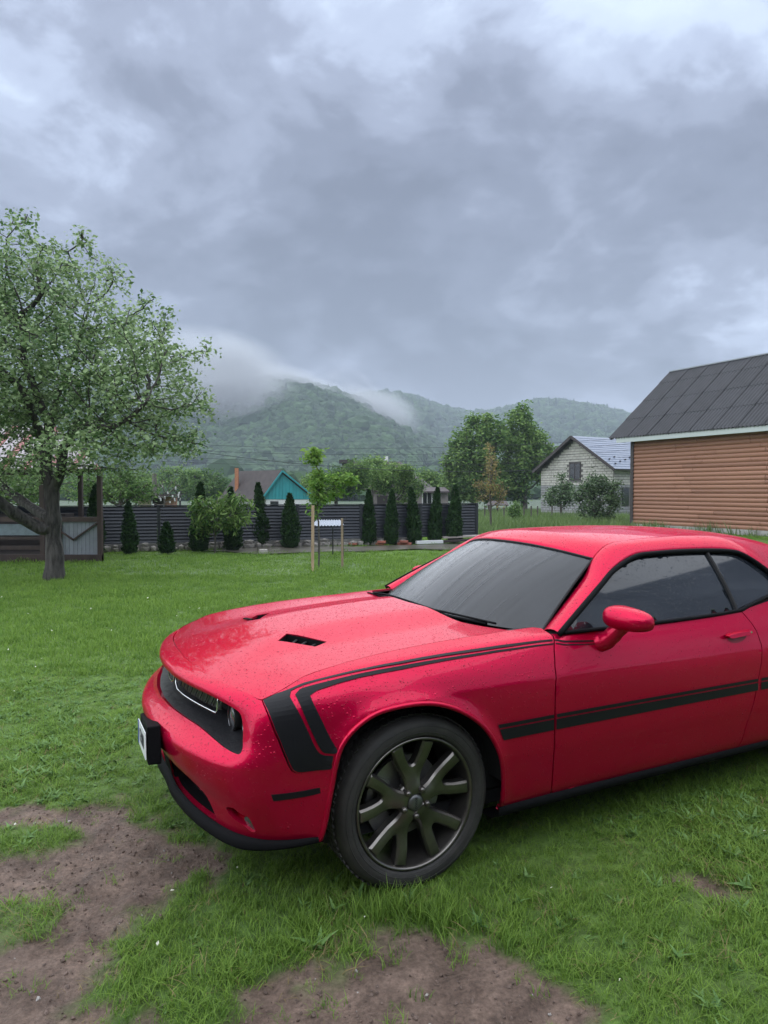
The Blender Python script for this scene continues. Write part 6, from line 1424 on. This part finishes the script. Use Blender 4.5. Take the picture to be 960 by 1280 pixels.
# rain drops standing on the upper panels and the glass
def drop_points(names, dens, seed, upmin=-.2):
    r = np.random.default_rng(seed); P = []; Nn = []
    for o in car.children:
        if not o.name.split('.')[0] in names: continue
        me = o.data; n = len(me.vertices); co = np.empty(n * 3, np.float32); me.vertices.foreach_get('co', co); co = co.reshape(-1, 3)
        me.calc_loop_triangles(); t = np.empty(len(me.loop_triangles) * 3, np.int32); me.loop_triangles.foreach_get('vertices', t); t = t.reshape(-1, 3)
        a, b, c = co[t[:, 0]], co[t[:, 1]], co[t[:, 2]]; cr_ = np.cross(b - a, c - a); ar = np.linalg.norm(cr_, axis=1) / 2; nn = cr_ / (2 * ar[:, None] + 1e-12)
        sg_ = np.where(np.einsum('ij,ij->i', nn, (a - np.array([1.4, 0, .5]))) < 0, -1, 1)[:, None]; nn = nn * sg_
        k = (nn[:, 2] > upmin) & (a[:, 1] < 1.2) & (a[:, 0] < 2.9) & (ar > 1e-6); a, b, c, nn, ar = a[k], b[k], c[k], nn[k], ar[k]
        if not len(a): continue
        m = int(ar.sum() * dens); i = r.choice(len(a), m, p=ar / ar.sum()); u, v = r.random((2, m)); fl = u + v > 1; u = np.where(fl, 1 - u, u); v = np.where(fl, 1 - v, v)
        P.append(a[i] + (b[i] - a[i]) * u[:, None] + (c[i] - a[i]) * v[:, None]); Nn.append(nn[i])
    P, Nn = np.vstack(P), np.vstack(Nn)
    E_ = np.array([Vector(q).to_track_quat('Z', 'Y').to_euler()[:] for q in Nn]); return P, E_
def drop_mesh():
    mb = MB().lathe([(1, -.12), (.94, .14), (.72, .36), (.38, .49), (.001, .53)], 7); return mesh_from('rain_drop', mb.V, mb.F, True)
M_dropr = mat('drop_on_paint', (.34, .003, .03), rough=.10, spec=.4, metal=.3); M_dropg = mat('drop_on_glass', (.012, .014, .018), rough=.02, spec=.7)
for nm, names, dens, mm_, sd, um in (('rain_drops', ('hood', 'roof', 'fender', 'roof_rail', 'front_bumper', 'mirror'), 6500, M_dropr, 5, .25), ('rain_drops', ('door', 'rear_quarter', 'fender', 'front_bumper'), 1500, M_dropr, 6, -.25), ('glass_drops', ('windshield', 'side_window', 'quarter_window'), 3400, M_dropg, 7, -1)):
    P, E_ = drop_points(names, dens, sd, um); n_ = len(P); s_ = .00135 * np.exp(rng.normal(0, .40, n_))
    scatter(nm, [loose('rain_drop', drop_mesh(), mm_)], P, E_, np.stack([s_, s_ * rng.uniform(.8, 1.3, n_), s_ * .8], 1), np.zeros(n_), parent=car)
# tail lamps
for sg in (1, -1):
    tl = np.array([(S_END - .75, .70), (S_END - .08, .70), (S_END - .08, .55), (S_END - .75, .55)])
    V, F = panel_geo(tl, lambda Q: loft(Q[:, 0], Q[:, 1], -.004), step=.05, flange=.01)
    if sg < 0: V, F = mirror(V, F)
    obj('tail_lamp', mesh_from('tail_lamp', V, F, True), mat('lamp_red', (.30, .01, .01), rough=.2), car)
# ---------------------------------------------------------------- damp air and hill mist
def volume_mat(name, dens, col=(.80, .86, .93), noisy=None):
    m = bpy.data.materials.new(name); m.use_nodes = True; t = m.node_tree; t.nodes.remove(t.nodes['Principled BSDF']); v = t.nodes.new('ShaderNodeVolumePrincipled')
    v.inputs['Color'].default_value = (*col, 1); v.inputs['Density'].default_value = dens; v.inputs['Anisotropy'].default_value = 0.0; t.links.new(v.outputs[0], t.nodes['Material Output'].inputs['Volume'])
    return m
hb = MB().box((0, 1020, 118), (5000, 2160, 244)).build('haze', volume_mat('damp_air', .00040, (.72, .82, .95)), kind='stuff')
def mist_mat(name, dens, sc, lo, hi, off):
    """drifting shreds: density from noise, thinning to the border of its box"""
    m = volume_mat(name, 0, (.90, .94, .98)); t = m.node_tree; v = t.nodes['Principled Volume']; ln = t.links
    def n(k, **q):
        x = t.nodes.new(k)
        for a_, b_ in q.items(): setattr(x, a_, b_)
        return x
    tcn = n('ShaderNodeTexCoord'); mp = n('ShaderNodeMapping'); mp.inputs['Scale'].default_value = sc; mp.inputs['Location'].default_value = off; ln.new(tcn.outputs['Object'], mp.inputs[0])
    no = n('ShaderNodeTexNoise'); no.inputs['Scale'].default_value = 1; no.inputs['Detail'].default_value = 4; no.inputs['Roughness'].default_value = .58; no.inputs['Distortion'].default_value = .6; ln.new(mp.outputs[0], no.inputs['Vector'])
    le = n('ShaderNodeVectorMath', operation='LENGTH'); m2 = n('ShaderNodeMapping'); ln.new(tcn.outputs['Generated'], m2.inputs[0]); m2.inputs['Location'].default_value = (-1, -1, -1); m2.inputs['Scale'].default_value = (2, 2, 2); ln.new(m2.outputs[0], le.inputs[0])
    fo = n('ShaderNodeMapRange', interpolation_type='SMOOTHSTEP'); ln.new(le.outputs['Value'], fo.inputs[0]); fo.inputs[1].default_value = .35; fo.inputs[2].default_value = 1.0; fo.inputs[3].default_value = 1; fo.inputs[4].default_value = 0
    mr = n('ShaderNodeMapRange', interpolation_type='SMOOTHSTEP'); ln.new(no.outputs[0], mr.inputs[0]); mr.inputs[1].default_value = lo; mr.inputs[2].default_value = hi; mr.inputs[3].default_value = 0; mr.inputs[4].default_value = dens
    mu = n('ShaderNodeMath', operation='MULTIPLY'); ln.new(fo.outputs[0], mu.inputs[0]); ln.new(mr.outputs[0], mu.inputs[1]); ln.new(mu.outputs[0], v.inputs['Density'])
    return m
def mist(u, v, Y, wu, hv, dy, dens, sc, off, tilt=0, lo=.40, hi=.66):
    p = at(u, v, Y); k = Y / FOC; o = MB().box((0, 0, 0), (wu * k, dy, hv * k)).build('mist', mist_mat('hill_mist', dens, sc, lo, hi, off), kind='stuff'); o.location = p; o.rotation_euler = (0, R(tilt), 0); return o
mist(255, 482, 700, 270, 150, 200, .075, (.010, .009, .018), (3, 1, 2), 6, .36, .66)
mist(345, 482, 820, 190, 60, 120, .045, (.014, .010, .030), (2, 6, 4), 10, .40, .62)
mist(465, 512, 800, 170, 80, 130, .03, (.016, .012, .024), (9, 4, 7), 30, .42, .62)
mist(400, 494, 960, 240, 40, 160, .045, (.010, .010, .030), (1, 8, 5), 12, .42, .62)
mist(505, 530, 1180, 170, 60, 160, .03, (.010, .010, .022), (5, 2, 1), 30, .42, .64)
